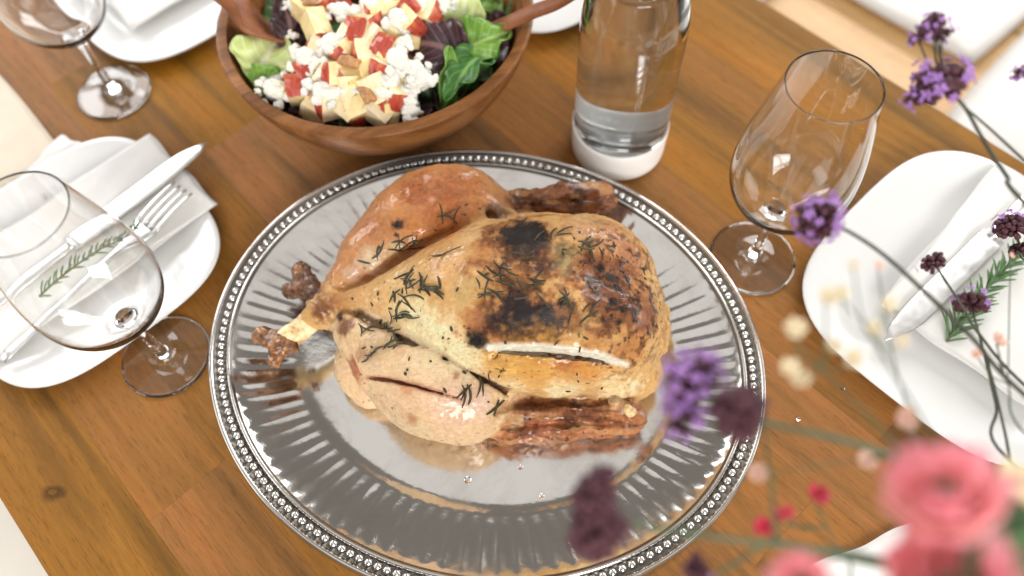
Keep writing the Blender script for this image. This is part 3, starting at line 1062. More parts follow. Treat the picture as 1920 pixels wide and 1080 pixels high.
# upper leg shank: pale bone ending in a brown knuckle
b = blob_mesh('bone', [(C(618, 580, 0.047), C(534, 650, 0.042), 0.0066, 0.0062), (C(600, 576, 0.050), C(524, 634, 0.047), 0.0046, 0.0054)], MAT['bone'], up_leg, CHO)
blob_mesh('knuckle', [(C(540, 632, 0.044), C(502, 634, 0.044), 0.0062, 0.0078), (C(528, 655, 0.042), C(514, 676, 0.040), 0.0066, 0.0060), (C(492, 628, 0.044), C(480, 634, 0.043), 0.0064, 0.0045),
                      (C(545, 650, 0.044), C(520, 645, 0.046), 0.006, 0.008)], MAT['gristle'], up_leg, CHO, relief=0.0028, fs=170)
# lower leg shank comes out on the far side
blob_mesh('knuckle', [(C(632, 588, 0.040), C(578, 536, 0.036), 0.0076, 0.0080), (C(572, 530, 0.038), C(564, 510, 0.039), 0.0085, 0.0080), (C(565, 540, 0.036), C(541, 546, 0.034), 0.0078, 0.0062)],
          MAT['knuckle'], lo_leg, CHO, relief=0.0024, fs=170)
# shredded meat under the flap
blob_mesh('meat', [(C(640, 600, 0.050), C(622, 590, 0.052), 0.0085, 0.0075), (C(655, 612, 0.044), C(640, 620, 0.040), 0.006, 0.007)], simple('dark leg meat', srgb(112, 58, 40), 0.35, 0.45, 150, 0.5), lo_leg, CHO, relief=0.0018)
# wing tip bones
blob_mesh('bone', [(C(1176, 767, 0.043), C(1182, 772, 0.042), 0.0040, 0.0044)], MAT['bone'], CHP[4], CHO, relief=0.0005)

# rosemary on the chicken
MAT['herb'] = simple('roasted rosemary', srgb(54, 48, 22), 0.5, 0.8, 130)


def needles():
    V, F = [], []

    def needle(i, ang, L, w=0.00085, lift=0.0006, bend=0.0):
        p = Vector(CHV[i]); n = Vector(CHN[i])
        d = (CR * math.cos(ang) + CU * math.sin(ang))
        d = (d - n * d.dot(n)).normalized()
        s = n.cross(d)
        pts, rr = [], []
        for k in range(7):
            u = k / 6 - 0.5
            q = p + d * (u * L) + s * (bend * L * (u * u))
            j = np.linalg.norm(CHV - np.array(q), axis=1).argmin()
            sv = Vector(CHV[j]); sn = Vector(CHN[j])
            q = q + sn * ((sv - q).dot(sn)) + sn * (lift + w * 0.5)
            pts.append(q); rr.append(w * (0.35 + 0.65 * math.sin(math.pi * (k + 0.6) / 7.2)))
        tube(pts, rr, 6, V, F, 0.55)

    R = random.Random(4)
    tufts = [(700, 475, 4, 25), (755, 462, 5, 20), (845, 405, 4, 12), (740, 585, 7, 26), (750, 560, 5, 20), (765, 520, 4, 22), (805, 540, 9, 26), (725, 610, 4, 18), (920, 515, 6, 28), (955, 510, 4, 22),
             (915, 548, 4, 22), (990, 545, 4, 24), (1005, 520, 3, 18), (1100, 455, 4, 20), (1110, 575, 4, 26), (1055, 560, 4, 14), (735, 635, 3, 24), (700, 655, 3, 18), (880, 735, 4, 14), (910, 715, 3, 14), (690, 615, 3, 15),
             (780, 460, 4, 16), (830, 470, 2, 26), (1040, 440, 4, 26), (985, 470, 3, 22), (745, 640, 3, 16), (930, 765, 2, 14), (1120, 470, 2, 12), (770, 535, 4, 18)]
    for (x, y, n, sp) in tufts:
        a0 = R.uniform(0, math.pi)
        for k in range(n):
            i = chit(x + R.gauss(0, sp * 0.5), y + R.gauss(0, sp * 0.4))
            needle(i, a0 + R.gauss(0, 0.6), R.uniform(0.009, 0.018), R.uniform(0.0006, 0.00105), R.uniform(0, 0.0012), R.uniform(-0.7, 0.7))
    for k in range(46):
        i = chit(R.uniform(660, 1180), R.uniform(420, 760))
        needle(i, R.uniform(0, 3.1), R.uniform(0.0018, 0.0045), R.uniform(0.0006, 0.0011), 0.0)
    o = mesh_obj('rosemary_needles', V, F, MAT['herb'])
    tag(o, 'dark roasted rosemary needles scattered over the chicken skin', 'herbs', kind='stuff')


needles()

# ------------------------------------------------------------------ dinner plates
def squircle_plate(name, s, t, hs, ht, label, power=3.4):
    o = empty(name, ST(s, t, 0), TA)
    NA = 128
    prof = [(0.0, 0.0020), (0.30, 0.0020), (0.55, 0.0000), (0.60, 0.0000), (0.64, 0.0022), (0.80, 0.0062), (0.96, 0.0112), (0.992, 0.0122), (1.0, 0.0131), (0.994, 0.0138),
            (0.965, 0.0136), (0.85, 0.0098), (0.76, 0.0066), (0.70, 0.0054), (0.60, 0.0050), (0.30, 0.0050), (0.0, 0.0050)]
    V, F, rings = [], [], []
    for (r, z) in prof:
        if r == 0:
            V.append((0, 0, z)); rings.append([len(V) - 1]); continue
        b = len(V)
        pw = 2.3 + (power - 2.3) * r
        for i in range(NA):
            a = 2 * math.pi * i / NA
            ca, sa = math.cos(a), math.sin(a)
            k = (abs(ca) ** pw + abs(sa) ** pw) ** (-1 / pw)
            V.append((hs * r * k * ca, ht * r * k * sa, z))
        rings.append(list(range(b, b + NA)))
    for A, B in zip(rings, rings[1:]):
        for i in range(NA):
            j = (i + 1) % NA
            if len(A) == 1: F.append((A[0], B[j], B[i]))
            elif len(B) == 1: F.append((A[i], A[j], B[0]))
            else: F.append((A[i], A[j], B[j], B[i]))
    bpy.data.objects.remove(o)
    q = mesh_obj(name, V, F, MAT['porcelain'])
    q.location = ST(s, t, 0); q.rotation_euler = (0, 0, TA)
    tag(q, label, 'plate', 'white rounded square plates laid on the table')
    return q


PZ = 0.0055
squircle_plate('dinner_plate', -0.528, -0.046, 0.111, 0.109, 'white rounded square plate at left with knife and fork on it')
squircle_plate('dinner_plate', 0.036, 0.473, 0.122, 0.130, 'white rounded square plate at right behind the flower stems')
squircle_plate('dinner_plate', -0.780, 0.208, 0.116, 0.118, 'white plate at top left behind the stem of a wine glass')
squircle_plate('dinner_plate', -0.522, 0.520, 0.114, 0.118, 'white plate between salad bowl and water bottle, cut off at top')


def cloth_sheet(name, s0, s1, t0, t1, z, mat, label, rot=0.0, folds=2, amp=0.0008, thick=0.0016, nx=60, ny=60, cat='napkin', drop=None, curl=None):
    """a folded cloth: stacked layers with slightly offset edges, lightly wavy"""
    root_c = ST((s0 + s1) / 2, (t0 + t1) / 2, 0)
    V, F = [], []
    for k in range(folds):
        ins = 0.0012 * k
        hx, hy = (s1 - s0) / 2 - ins, (t1 - t0) / 2 - ins * 1.4
        base = len(V)
        dz0 = z + k * thick
        for lay in (0, 1):
            for i in range(nx + 1):
                for j in range(ny + 1):
                    u, v = i / nx * 2 - 1, j / ny * 2 - 1
                    w = amp * (math.sin(u * 6 + v * 2.2 + k) + math.sin(v * 7.5 - u * 3 + 1.3 * k) + 0.6 * math.sin(u * 13 + v * 11))
                    zz = dz0 + (thick * 0.92 if lay else 0) + w * (1 if k == folds - 1 and lay else 0.3) + amp * 2
                    x = hx * u + 0.0012 * math.sin(v * 5 + k * 2 + 1) * (1 if abs(u) > 0.98 else 0.5)
                    y = hy * v + 0.0012 * math.sin(u * 6 + k) * (1 if abs(v) > 0.98 else 0.5)
                    if drop: zz += drop(x, y)
                    V.append((x, y, zz))
        m = (nx + 1) * (ny + 1)
        for lay in (0, 1):
            for i in range(nx):
                for j in range(ny):
                    a = base + lay * m + i * (ny + 1) + j
                    f = (a, a + ny + 1, a + ny + 2, a + 1)
                    F.append(f if lay else f[::-1])
        ring = [i * (ny + 1) for i in range(nx + 1)] + [nx * (ny + 1) + j for j in range(1, ny + 1)] + [i * (ny + 1) + ny for i in range(nx - 1, -1, -1)] + [j for j in range(ny - 1, 0, -1)]
        for a, b in zip(ring, ring[1:] + ring[:1]):
            F.append((base + a, base + b, base + m + b, base + m + a))
    o = mesh_obj(name, V, F, mat)
    o.location = root_c
    o.rotation_euler = (0, 0, TA + rot)
    tag(o, label, cat)
    return o


# plate dips in the middle: the napkin lies from rim to rim
cloth_sheet('napkin', -0.592, -0.478, -0.155, 0.070, 0.0142, MAT['napkin'], 'white folded napkin under the knife and fork on the left plate', 0.02, 2, 0.0005, 0.0013)
cloth_sheet('napkin', -0.020, 0.110, 0.405, 0.600, 0.0142, MAT['napkin'], 'white folded napkin on the right plate under the rosemary sprig', 0.04, 2, 0.0007, 0.0013)
cloth_sheet('napkin', -0.83, -0.73, 0.13, 0.30, 0.0142, MAT['napkin'], 'white napkin on the far plate at top left', 0.0, 2, 0.0006, 0.0013, 30, 30)
q0, q1 = at(0, 145), at(110, 290)
cloth_sheet('folded_cloth', -1.02, -0.585, -0.185, 0.000, 0.0005, MAT['cream_cloth'], 'cream cloth lying along the table edge at upper left', 0.0, 2, 0.0006, 0.0012, 40, 40, 'cloth')
cloth_sheet('folded_cloth', -0.655, -0.618, -0.045, 0.016, 0.0040, MAT['napkin'], 'small white folded cloth corner sticking out beside the left plate', 0.35, 2, 0.0006, 0.0014, 16, 16, 'cloth')
pc = at(1521, 1062)
cc = [at(1516, 1064), at(1690, 989)]
dv = (cc[1] - cc[0]); dv.z = 0; ang_n = math.atan2(dv.y, dv.x)
nap = cloth_sheet('napkin', -0.055, 0.055, -0.07, 0.07, 0.0005, MAT['napkin'], 'white napkin corner on the bare table below the pink flowers', 0, 2, 0.0006, 0.0014, 30, 30)
dn_ = dv.normalized(); pn = Vector((dn_.y, -dn_.x, 0))
nap.location = cc[0] + dn_ * 0.055 + pn * 0.07
nap.rotation_euler = (0, 0, ang_n)


# ------------------------------------------------------------------ cutlery and sprigs
def ribbon(stations, mat, name, parent, thick=0.0016, n=10):
    """flat shaped bar: stations (x, half width, z, y offset)"""
    V, F = [], []
    for (x, w, z, y) in stations:
        for k in range(n):
            a = 2 * math.pi * k / n
            ca, sa = math.cos(a), math.sin(a)
            V.append((x, y + w * (abs(ca) ** 0.7) * (1 if ca > 0 else -1), z + thick / 2 * sa))
    m = len(stations)
    for i in range(m - 1):
        for k in range(n):
            j = (k + 1) % n
            F.append((i * n + k, (i + 1) * n + k, (i + 1) * n + j, i * n + j))
    F.append(tuple(range(n))); F.append(tuple((m - 1) * n + k for k in range(n))[::-1])
    return mesh_obj(name, V, F, mat, parent)


def place_dir(o, p0, p1, z):
    d = p1 - p0
    o.location = (p0.x, p0.y, z)
    o.rotation_euler = (0, 0, math.atan2(d.y, d.x))


def knife(p_tip, p_handle_dir, z, label, total=0.245):
    k = empty('table_knife')
    tag(k, label, 'knife')
    st = []
    for i in range(17):
        u = i / 16
        x = 0.098 + u * 0.147
        w_up = 0.0115 * (1 - max(0, (u - 0.72) / 0.28) ** 2.2) + 0.0004
        lo_ = -0.0085 * math.sqrt(max(0.0, 1 - max(0, (u - 0.55) / 0.45) ** 2.4)) if u < 1 else 0
        st.append((x, max(0.0006, (w_up - lo_) / 2), 0.0030 + 0.001 * u, (w_up + lo_) / 2))
    ribbon(st, MAT['steel'], 'blade', k, 0.0013)
    hs = [(0.0 + 0.099 * i / 14, 0.0052 + 0.0022 * (1 - i / 14) + 0.0004 * math.sin(i), 0.0030, 0) for i in range(15)]
    ribbon(hs, MAT['steel'], 'handle', k, 0.0055)
    d = (p_tip - p_handle_dir).normalized()
    p0 = p_tip - d * total
    place_dir(k, p0, p_tip, z)
    return k


def fork(p_tip, p_handle_dir, z, label, total=0.20):
    k = empty('table_fork')
    tag(k, label, 'fork')
    zz = lambda x: 0.0030 + 0.010 * max(0, (x - 0.125)) * 0.6 - 0.35 * max(0, x - 0.135) * max(0, 0.19 - x)
    hs = [(0.125 * i / 14, 0.0048 - 0.0018 * math.sin(math.pi * i / 16), 0.0030, 0) for i in range(15)]
    hs += [(0.125 + 0.03 * i / 8, 0.0030 + 0.0105 * (math.sin(math.pi / 2 * i / 8) ** 1.3), 0.0030 + 0.0006 * i / 8, 0) for i in range(1, 9)]
    ribbon(hs, MAT['steel'], 'handle', k, 0.0022)
    for j in range(4):
        yy = (j - 1.5) * 0.0074
        ts = [(0.153 + 0.047 * i / 8, 0.0020 * (1 - 0.5 * (i / 8) ** 2), 0.0036 + 0.0040 * math.sin(i / 8 * 2.0), yy) for i in range(9)]
        ribbon(ts, MAT['steel'], 'tine', k, 0.0018)
    d = (p_tip - p_handle_dir).normalized()
    place_dir(k, p_tip - d * total, p_tip, z)
    return k


NZ = 0.0185
knife(at(388, 268, NZ + 0.003), at(60, 520, NZ), NZ - 0.001, 'steel table knife with its blade tip past the left plate')
fork(at(345, 355, NZ + 0.004), at(105, 585, NZ), NZ - 0.001, 'steel fork lying beside the knife on the left plate')
knife(at(1655, 640, NZ), at(1935, 365, NZ), NZ - 0.001, 'steel knife on the right plate mostly hidden by flower stems')

MAT['rosemary'] = simple('fresh rosemary leaf', srgb(84, 116, 70), 0.5, 0.4, 250)
MAT['rosemary_stem'] = simple('rosemary stem', srgb(110, 104, 66), 0.6, 0.2, 200)


def sprig(pts, label, n=34, L=0.017):
    base = Vector(pts[0])
    k = empty('rosemary_sprig', base)
    tag(k, label, 'herb sprig')
    P = spline([tuple(Vector(p) - base) for p in pts], 10)
    V, F = tube(P, [0.0011 - 0.0006 * i / len(P) for i in range(len(P))], 6)
    mesh_obj('stem', V, F, MAT['rosemary_stem'], k)
    R = random.Random(len(label))
    V, F = [], []
    for i in range(n):
        u = i / n * (len(P) - 2)
        a = int(u)
        p = Vector(P[a]).lerp(Vector(P[a + 1]), u - a)
        d = (Vector(P[a + 1]) - Vector(P[a])).normalized()
        side = d.cross(Vector((0, 0, 1))).normalized()
        phi = i * 2.4
        o = (side * math.cos(phi) + Vector((0, 0, 1)) * (abs(math.sin(phi)) * 0.7)).normalized()
        tip = p + (d * 0.8 + o * 0.75).normalized() * L * R.uniform(0.6, 1.05) * (1 - 0.35 * i / n)
        mid = (p + tip) / 2 + Vector((0, 0, 0.001))
        tube([p, p.lerp(mid, 0.6), mid, mid.lerp(tip, 0.6), tip], [0.0007, 0.0010, 0.0011, 0.0009, 0.0003], 6, V, F, 0.5)
    lv = mesh_obj('leaves', V, F, MAT['rosemary'], k)
    lv['kind'] = 'stuff'
    return k


sprig([at(70, 560, NZ + 0.006), at(130, 510, NZ + 0.009), at(190, 468, NZ + 0.009), at(232, 446, NZ + 0.010), at(262, 420, NZ + 0.012)], 'green rosemary sprig on the fork and napkin of the left plate', 46, 0.015)
sprig([at(1775, 640, NZ + 0.001), at(1810, 585, NZ + 0.003), at(1860, 530, NZ + 0.005), at(1905, 480, NZ + 0.006), at(1960, 420, NZ + 0.008)], 'fresh green rosemary sprig on the napkin of the right plate', 90, 0.024)


# ------------------------------------------------------------------ wine glasses
def wine_glass(pos, label):
    k = empty('wine_glass', pos)
    tag(k, label, 'wine glass', 'stemmed wine glasses')
    foot = [(0.0, 0.0004), (0.0330, 0.0004), (0.0355, 0.0008), (0.0360, 0.0014), (0.0354, 0.0021), (0.028, 0.0029), (0.016, 0.0044), (0.0095, 0.0068), (0.0062, 0.0105), (0.0046, 0.0160)]
    stem_ = [(0.0040, 0.024), (0.0037, 0.040), (0.0038, 0.054), (0.0044, 0.062), (0.0060, 0.0685)]
    outer = [(0.0095, 0.0725), (0.0170, 0.0770), (0.0270, 0.0850), (0.0372, 0.0960), (0.0428, 0.1090), (0.0447, 0.1230), (0.0440, 0.1390), (0.0415, 0.1570), (0.0381, 0.1750), (0.0345, 0.1930), (0.0310, 0.2100), (0.0307, 0.2119)]
    inner = [(0.0301, 0.2122), (0.0297, 0.2115), (0.0300, 0.2095), (0.0335, 0.1925), (0.0371, 0.1745), (0.0405, 0.1568), (0.0430, 0.1390), (0.0436, 0.1235), (0.0417, 0.1102), (0.0361, 0.0978), (0.0262, 0.0876), (0.0165, 0.0806), (0.0080, 0.0782), (0.0, 0.0778)]
    prof = [tuple(p) for p in spline(foot, 3)] + [tuple(p) for p in spline(stem_, 3)]
    bowl = [tuple(p) for p in spline([stem_[-1]] + outer, 4)][1:] + [tuple(p) for p in spline(inner, 4)]
    prof = [(0.0, 0.0004)] + [p for p in prof if p[0] > 1e-4]
    bowl = [p for p in bowl if p[0] > 1e-4] + [(0.0, 0.0778)]
    V, F = lathe(prof + bowl, 96)
    # split into foot, stem and bowl that share their seams
    names = {}
    zc = [sum(V[i][2] for i in f) / len(f) for f in F]
    rc = [max(math.hypot(V[i][0], V[i][1]) for i in f) for f in F]
    for nm, lo_, hi_ in (('foot', -1, 0.0165), ('stem', 0.0165, 0.0686), ('bowl', 0.0686, 1)):
        fs = [f for f, z in zip(F, zc) if lo_ < z <= hi_]
        u = sorted({i for f in fs for i in f}); mp = {a: b for b, a in enumerate(u)}
        o = mesh_obj(nm, [V[i] for i in u], [tuple(mp[i] for i in f) for f in fs], MAT['glass'], k)
    return k


wine_glass((0.2082, 0.3318, 0.0003), 'empty wine glass right of the tray in front of the right plate')
wine_glass((-0.2877, 0.2715, 0.0003), 'empty wine glass standing left of the tray before the left plate')
wine_glass((-0.3872, 0.5669, 0.0003), 'empty wine glass at top left before the far plate')

# ------------------------------------------------------------------ water bottle
bt = empty('water_bottle', (0.107, 0.463, 0.0003))
tag(bt, 'clear glass water bottle with white base standing behind the tray', 'bottle')
out = [(0.0, 0.004), (0.036, 0.004), (0.0405, 0.006), (0.0420, 0.011), (0.0424, 0.030), (0.0424, 0.10), (0.0424, 0.146), (0.0418, 0.158), (0.0388, 0.173), (0.0325, 0.190), (0.0235, 0.208), (0.0168, 0.226), (0.0150, 0.245), (0.0150, 0.268), (0.0162, 0.272), (0.0162, 0.280)]
inn = [(0.0130, 0.280), (0.0126, 0.268), (0.0126, 0.245), (0.0142, 0.227), (0.0210, 0.2075), (0.0300, 0.1890), (0.0363, 0.1722), (0.0394, 0.1575), (0.0400, 0.146), (0.0400, 0.10), (0.0400, 0.030), (0.0396, 0.016), (0.036, 0.0125), (0.0, 0.0115)]
V, F = lathe([tuple(p) for p in spline(out, 4) if p[0] > 1e-4 or p[1] < 0.0041] + [tuple(p) for p in spline(inn, 4) if p[0] > 1e-4] + [(0.0, 0.0115)], 96)
mesh_obj('glass_body', V, F, MAT['glass'], bt)
wl_ = [(0.0, 0.0113)] + [(0.0361, 0.0123), (0.0397, 0.0159), (0.04015, 0.030), (0.04015, 0.10), (0.04015, 0.146), (0.03955, 0.1575), (0.03645, 0.1722), (0.0302, 0.1890), (0.0255, 0.1985), (0.0245, 0.1980), (0.0230, 0.1978), (0.0, 0.1978)]
V, F = lathe(wl_, 96)
mesh_obj('water', V, F, MAT['water'], bt)
sl_ = [(0.0, 0.0), (0.036, 0.0), (0.0412, 0.0015), (0.0430, 0.006), (0.0436, 0.0335), (0.0433, 0.0348), (0.0428, 0.0345), (0.0427, 0.010), (0.041, 0.0055), (0.036, 0.0035), (0.0, 0.0035)]
V, F = lathe([sl_[0]] + [tuple(p) for p in spline(sl_[1:-1], 3)] + [sl_[-1]], 96)
mesh_obj('base_sleeve', V, F, MAT['opaque'], bt)  # opaque white sleeve around the foot of the bottle

# ------------------------------------------------------------------ salad bowl and salad
BC, BR = Vector((-0.1063, 0.5474, 0)), 0.140
out = [(0.0, 0.0), (0.058, 0.0), (0.066, 0.003), (0.086, 0.017), (0.108, 0.036), (0.124, 0.057), (0.134, 0.078), (0.1395, 0.0965), (0.1398, 0.0990)]
inn = [(0.1385, 0.1003), (0.1315, 0.1003), (0.1300, 0.0990), (0.1275, 0.088), (0.120, 0.064), (0.106, 0.042), (0.086, 0.026), (0.06, 0.016), (0.0, 0.013)]
V, F = lathe([(0, 0)] + [tuple(p) for p in spline(out[1:], 4)] + [tuple(p) for p in spline(inn[:-1], 4)] + [(0, 0.013)], 128)
bw = mesh_obj('salad_bowl', V, F, MAT['bowlwood'])
bw.location = BC
bw.rotation_euler = (0, 0, 0.4)
tag(bw, 'round brown wooden bowl filled with salad behind the tray', 'bowl')
_rz = np.array([z for r, z in inn[::-1]]); _rr = np.array([r for r, z in inn[::-1]])


def clamp_bowl(p, margin=0.004):
    """keep a world point inside the bowl"""
    d = Vector((p.x - BC.x, p.y - BC.y))
    z = max(p.z, 0.03)
    ri = float(np.interp(min(z, 0.098), _rz[:-1], _rr[:-1])) - margin if z < 0.102 else 0.150
    r = d.length
    if r > ri: d = d * (ri / r)
    return Vector((BC.x + d.x, BC.y + d.y, z))


def leaf_mat(name, c1, c2, vein, rough=0.4):
    t = NT(name)
    uv = t.coord('UV')
    c = t.coord('Object')
    nz = t.noise(c, 70, 4)
    colr = t.ramp(nz, [(0.3, c1), (0.7, c2)])
    sp = t.n('SeparateXYZ'); t.l(uv, sp.inputs[0])
    mid = t.math('ABSOLUTE', t.math('SUBTRACT', sp.outputs[1], 0.5))
    w = t.ramp(mid, [(0.0, 1.0), (0.03, 0.9), (0.07, 0.0)])
    br = t.n('TexWave', wave_type='BANDS', bands_direction='X')
    v = t.n('CombineXYZ'); t.l(t.math('SUBTRACT', sp.outputs[0], t.math('MULTIPLY', mid, 0.7)), v.inputs[0])
    t.l(v.outputs[0], br.inputs[0]); br.inputs['Scale'].default_value = 2.4
    bw_ = t.ramp(br.outputs['Fac'], [(0.90, 0.0), (0.98, 0.5)])
    colr = t.mix(t.math('MAXIMUM', w, bw_), colr, vein)
    t.col(colr)
    t.nrm(t.bump(t.math('ADD', nz, bw_), 0.4, 0.001))
    t.set(Roughness=rough, Subsurface_Weight=0.08, Subsurface_Scale=0.002)
    return t.m


LM_ = {'pale': leaf_mat('pale lettuce', srgb(186, 204, 120), srgb(216, 224, 160), srgb(236, 238, 204)),
       'green': leaf_mat('green lettuce', srgb(84, 130, 44), srgb(124, 164, 66), srgb(168, 194, 110)),
       'dark': leaf_mat('dark green leaf', srgb(36, 62, 26), srgb(60, 92, 38), srgb(96, 128, 70)),
       'arugula': leaf_mat('rocket leaf', srgb(40, 88, 28), srgb(64, 116, 42), srgb(120, 160, 86)),
       'purple': leaf_mat('purple lettuce', srgb(44, 28, 34), srgb(70, 44, 50), srgb(128, 96, 92), 0.32)}


def leaf(name, c, ang, L, W, kind, label, tilt=0.3, roll=0.0, curl=0.5, ruffle=0.006, lobes=0, inbowl=True, cat='leaf', group='salad leaves', seed=0):
    R = random.Random(seed)
    nu, nv = 26, 18
    ph = [R.uniform(0, 6) for _ in range(4)]
    M = Matrix.Rotation(ang, 3, 'Z') @ Matrix.Rotation(-tilt, 3, 'Y') @ Matrix.Rotation(roll, 3, 'X')
    V, F, UV = [], [], []
    for i in range(nu + 1):
        u = i / nu
        w = W * (math.sin(math.pi * min(1, 0.08 + 0.92 * u ** 0.8)) ** 0.6) * (0.35 + 0.65 * min(1, u * 2.2)) + 0.001
        if lobes: w *= 0.45 + 0.55 * abs(math.sin(u * math.pi * lobes + 0.4)) ** 0.7
        for j in range(nv + 1):
            v = j / nv * 2 - 1
            e = abs(v) ** 2
            x = (u - 0.5) * L
            y = v * w / 2 * (1 + 0.08 * math.sin(u * 17 + ph[3]))
            z = -curl * L * (u - 0.5) ** 2 + 0.35 * W * v * v * 0.4 + ruffle * e * (math.sin(u * 14 + ph[0] + 2 * v) + 0.6 * math.sin(u * 25 + ph[1] - v * 3)) + ruffle * 0.5 * math.sin(u * 7 + v * 4 + ph[2])
            p = M @ Vector((x, y, z)) + c
            if inbowl: p = clamp_bowl(p)
            V.append(p - c)
            UV.append((u, v * 0.5 + 0.5))
    m = nv + 1
    for i in range(nu):
        for j in range(nv):
            a = i * m + j
            F.append((a, a + m, a + m + 1, a + 1))
    o = mesh_obj(name, V, F, LM_[kind])
    uvl = o.data.uv_layers.new(name='UVMap')
    for lp in o.data.loops:
        uvl.data[lp.index].uv = UV[lp.vertex_index]
    sm = o.modifiers.new('thick', 'SOLIDIFY'); sm.thickness = 0.0007; sm.offset = 0
    o.location = c
    tag(o, label, cat, group)
    return o


def where(x, y):
    h = 'far left' if x < 570 else 'left' if x < 610 else ('left of centre' if x < 655 else ('centre' if x < 690 else ('right of centre' if x < 730 else ('right' if x < 765 else 'far right'))))
    d = 'at far back' if y < 20 else ('towards back' if y < 60 else ('behind the middle' if y < 95 else ('halfway back' if y < 125 else ('before the middle' if y < 160 else ('towards front' if y < 190 else 'by front rim')))))
    return 'in salad, %s, %s' % (h, d)


bed = [(480, 190, 'green'), (470, 130, 'dark'), (505, 200, 'dark'), (545, 205, 'purple'), (600, 215, 'purple'), (660, 222, 'dark'), (720, 222, 'purple'), (770, 212, 'purple'), (800, 205, 'dark'), (830, 175, 'purple'), (870, 160, 'green'),
       (900, 130, 'dark'), (930, 80, 'purple'), (945, 40, 'dark'), (470, 80, 'purple'), (500, 40, 'dark'), (640, 150, 'dark'), (720, 150, 'purple'), (580, 100, 'purple'), (800, 60, 'dark'), (900, 20, 'green'), (560, 10, 'dark'), (700, 40, 'purple'), (800, 110, 'purple'),
       (650, -30, 'dark'), (760, -30, 'green'), (560, -40, 'purple'), (850, -20, 'green'), (610, 60, 'dark'), (720, 90, 'dark'), (860, 195, 'dark'), (530, 165, 'purple')]
colour_word = {'green': 'green', 'dark': 'dark green', 'purple': 'dark purple'}
for i, (x, y, kd) in enumerate(bed):
    R = random.Random(i * 3 + 1)
    leaf('salad_leaf', at(x, y, 0.062 + R.uniform(-0.006, 0.010)), R.uniform(0, 6.28), R.uniform(0.055, 0.085), R.uniform(0.036, 0.055), kd,
         '%s bedded salad leaf %s' % (colour_word[kd], where(x, y)), R.uniform(-0.3, 0.4), R.uniform(-0.4, 0.4), R.uniform(0.2, 0.9), 0.007, group='%s leaves bedded in the bowl' % colour_word[kd], seed=i)
leaf('lettuce_leaf', at(497, 112, 0.092), 1.2, 0.058, 0.056, 'pale', 'pale green lettuce piece at the left inside the bowl', 0.3, 0.25, 1.2, 0.004, seed=101, group='single salad leaves')
leaf('lettuce_leaf', at(868, 20, 0.108), 1.45, 0.066, 0.044, 'pale', 'pale green lettuce rib standing at the back right of the bowl', 0.7, -0.3, 1.4, 0.006, seed=102, group='single salad leaves')
leaf('lettuce_leaf', at(545, 55, 0.096), 1.75, 0.072, 0.034, 'purple', 'long dark purple leaf beside the left salad server', 0.5, 0.3, 0.6, 0.005, seed=103, group='single salad leaves')
leaf('lettuce_leaf', at(822, 88, 0.104), 2.8, 0.068, 0.052, 'purple', 'broad dark purple leaf right of the cheese crumbs', 0.15, -0.25, 0.9, 0.004, seed=104, group='single salad leaves')
leaf('rocket_leaf', at(884, 120, 0.102), -2.2, 0.078, 0.040, 'arugula', 'lobed bright green rocket leaf at the right of the bowl', 0.15, 0.1, 0.9, 0.003, 3.4, seed=105, group='single salad leaves')
leaf('rocket_leaf', at(900, 78, 0.104), 0.4, 0.056, 0.040, 'green', 'curled green leaf under the right server handle', 0.3, 0.3, 1.4, 0.006, seed=106, group='single salad leaves')
leaf('rocket_leaf', at(842, 160, 0.090), 1.3, 0.062, 0.020, 'green', 'slim green leaf standing by the right bowl wall', 0.9, 0.6, 0.6, 0.003, seed=107, group='single salad leaves')
leaf('lettuce_leaf', at(482, 160, 0.088), 0.5, 0.046, 0.030, 'green', 'bright green leaf edge at the left bowl wall', 0.5, 0.3, 0.8, 0.004, seed=108, group='single salad leaves')

# apple dice
t = NT('apple flesh'); c = t.coord(); nz = t.noise(c, 160, 3)
hs = t.n('HueSaturation'); t.l(t.ramp(nz, [(0.3, srgb(240, 214, 156)), (0.7, srgb(250, 234, 194))]), hs.inputs['Color'])
ri = t.n('ObjectInfo').outputs['Random']; t.l(t.math('ADD', 0.82, t.math('MULTIPLY', ri, 0.24)), hs.inputs['Value']); t.l(t.math('ADD', 0.8, t.math('MULTIPLY', t.math('FRACT', t.math('MULTIPLY', ri, 5.3)), 0.45)), hs.inputs['Saturation'])
t.col(hs.outputs[0]); t.set(Roughness=0.35, Subsurface_Weight=0.15, Subsurface_Scale=0.004); t.nrm(t.bump(nz, 0.2, 0.0006)); MAT['apple'] = t.m
t = NT('apple skin'); c = t.coord(); nz = t.noise(t.mapped(c, (1, 1, 0.3)), 150, 4)
t.col(t.ramp(nz, [(0.3, srgb(150, 46, 38)), (0.52, srgb(182, 76, 56)), (0.8, srgb(216, 146, 96))])); t.set(Roughness=0.25, Coat_Weight=0.3); MAT['apple_skin'] = t.m


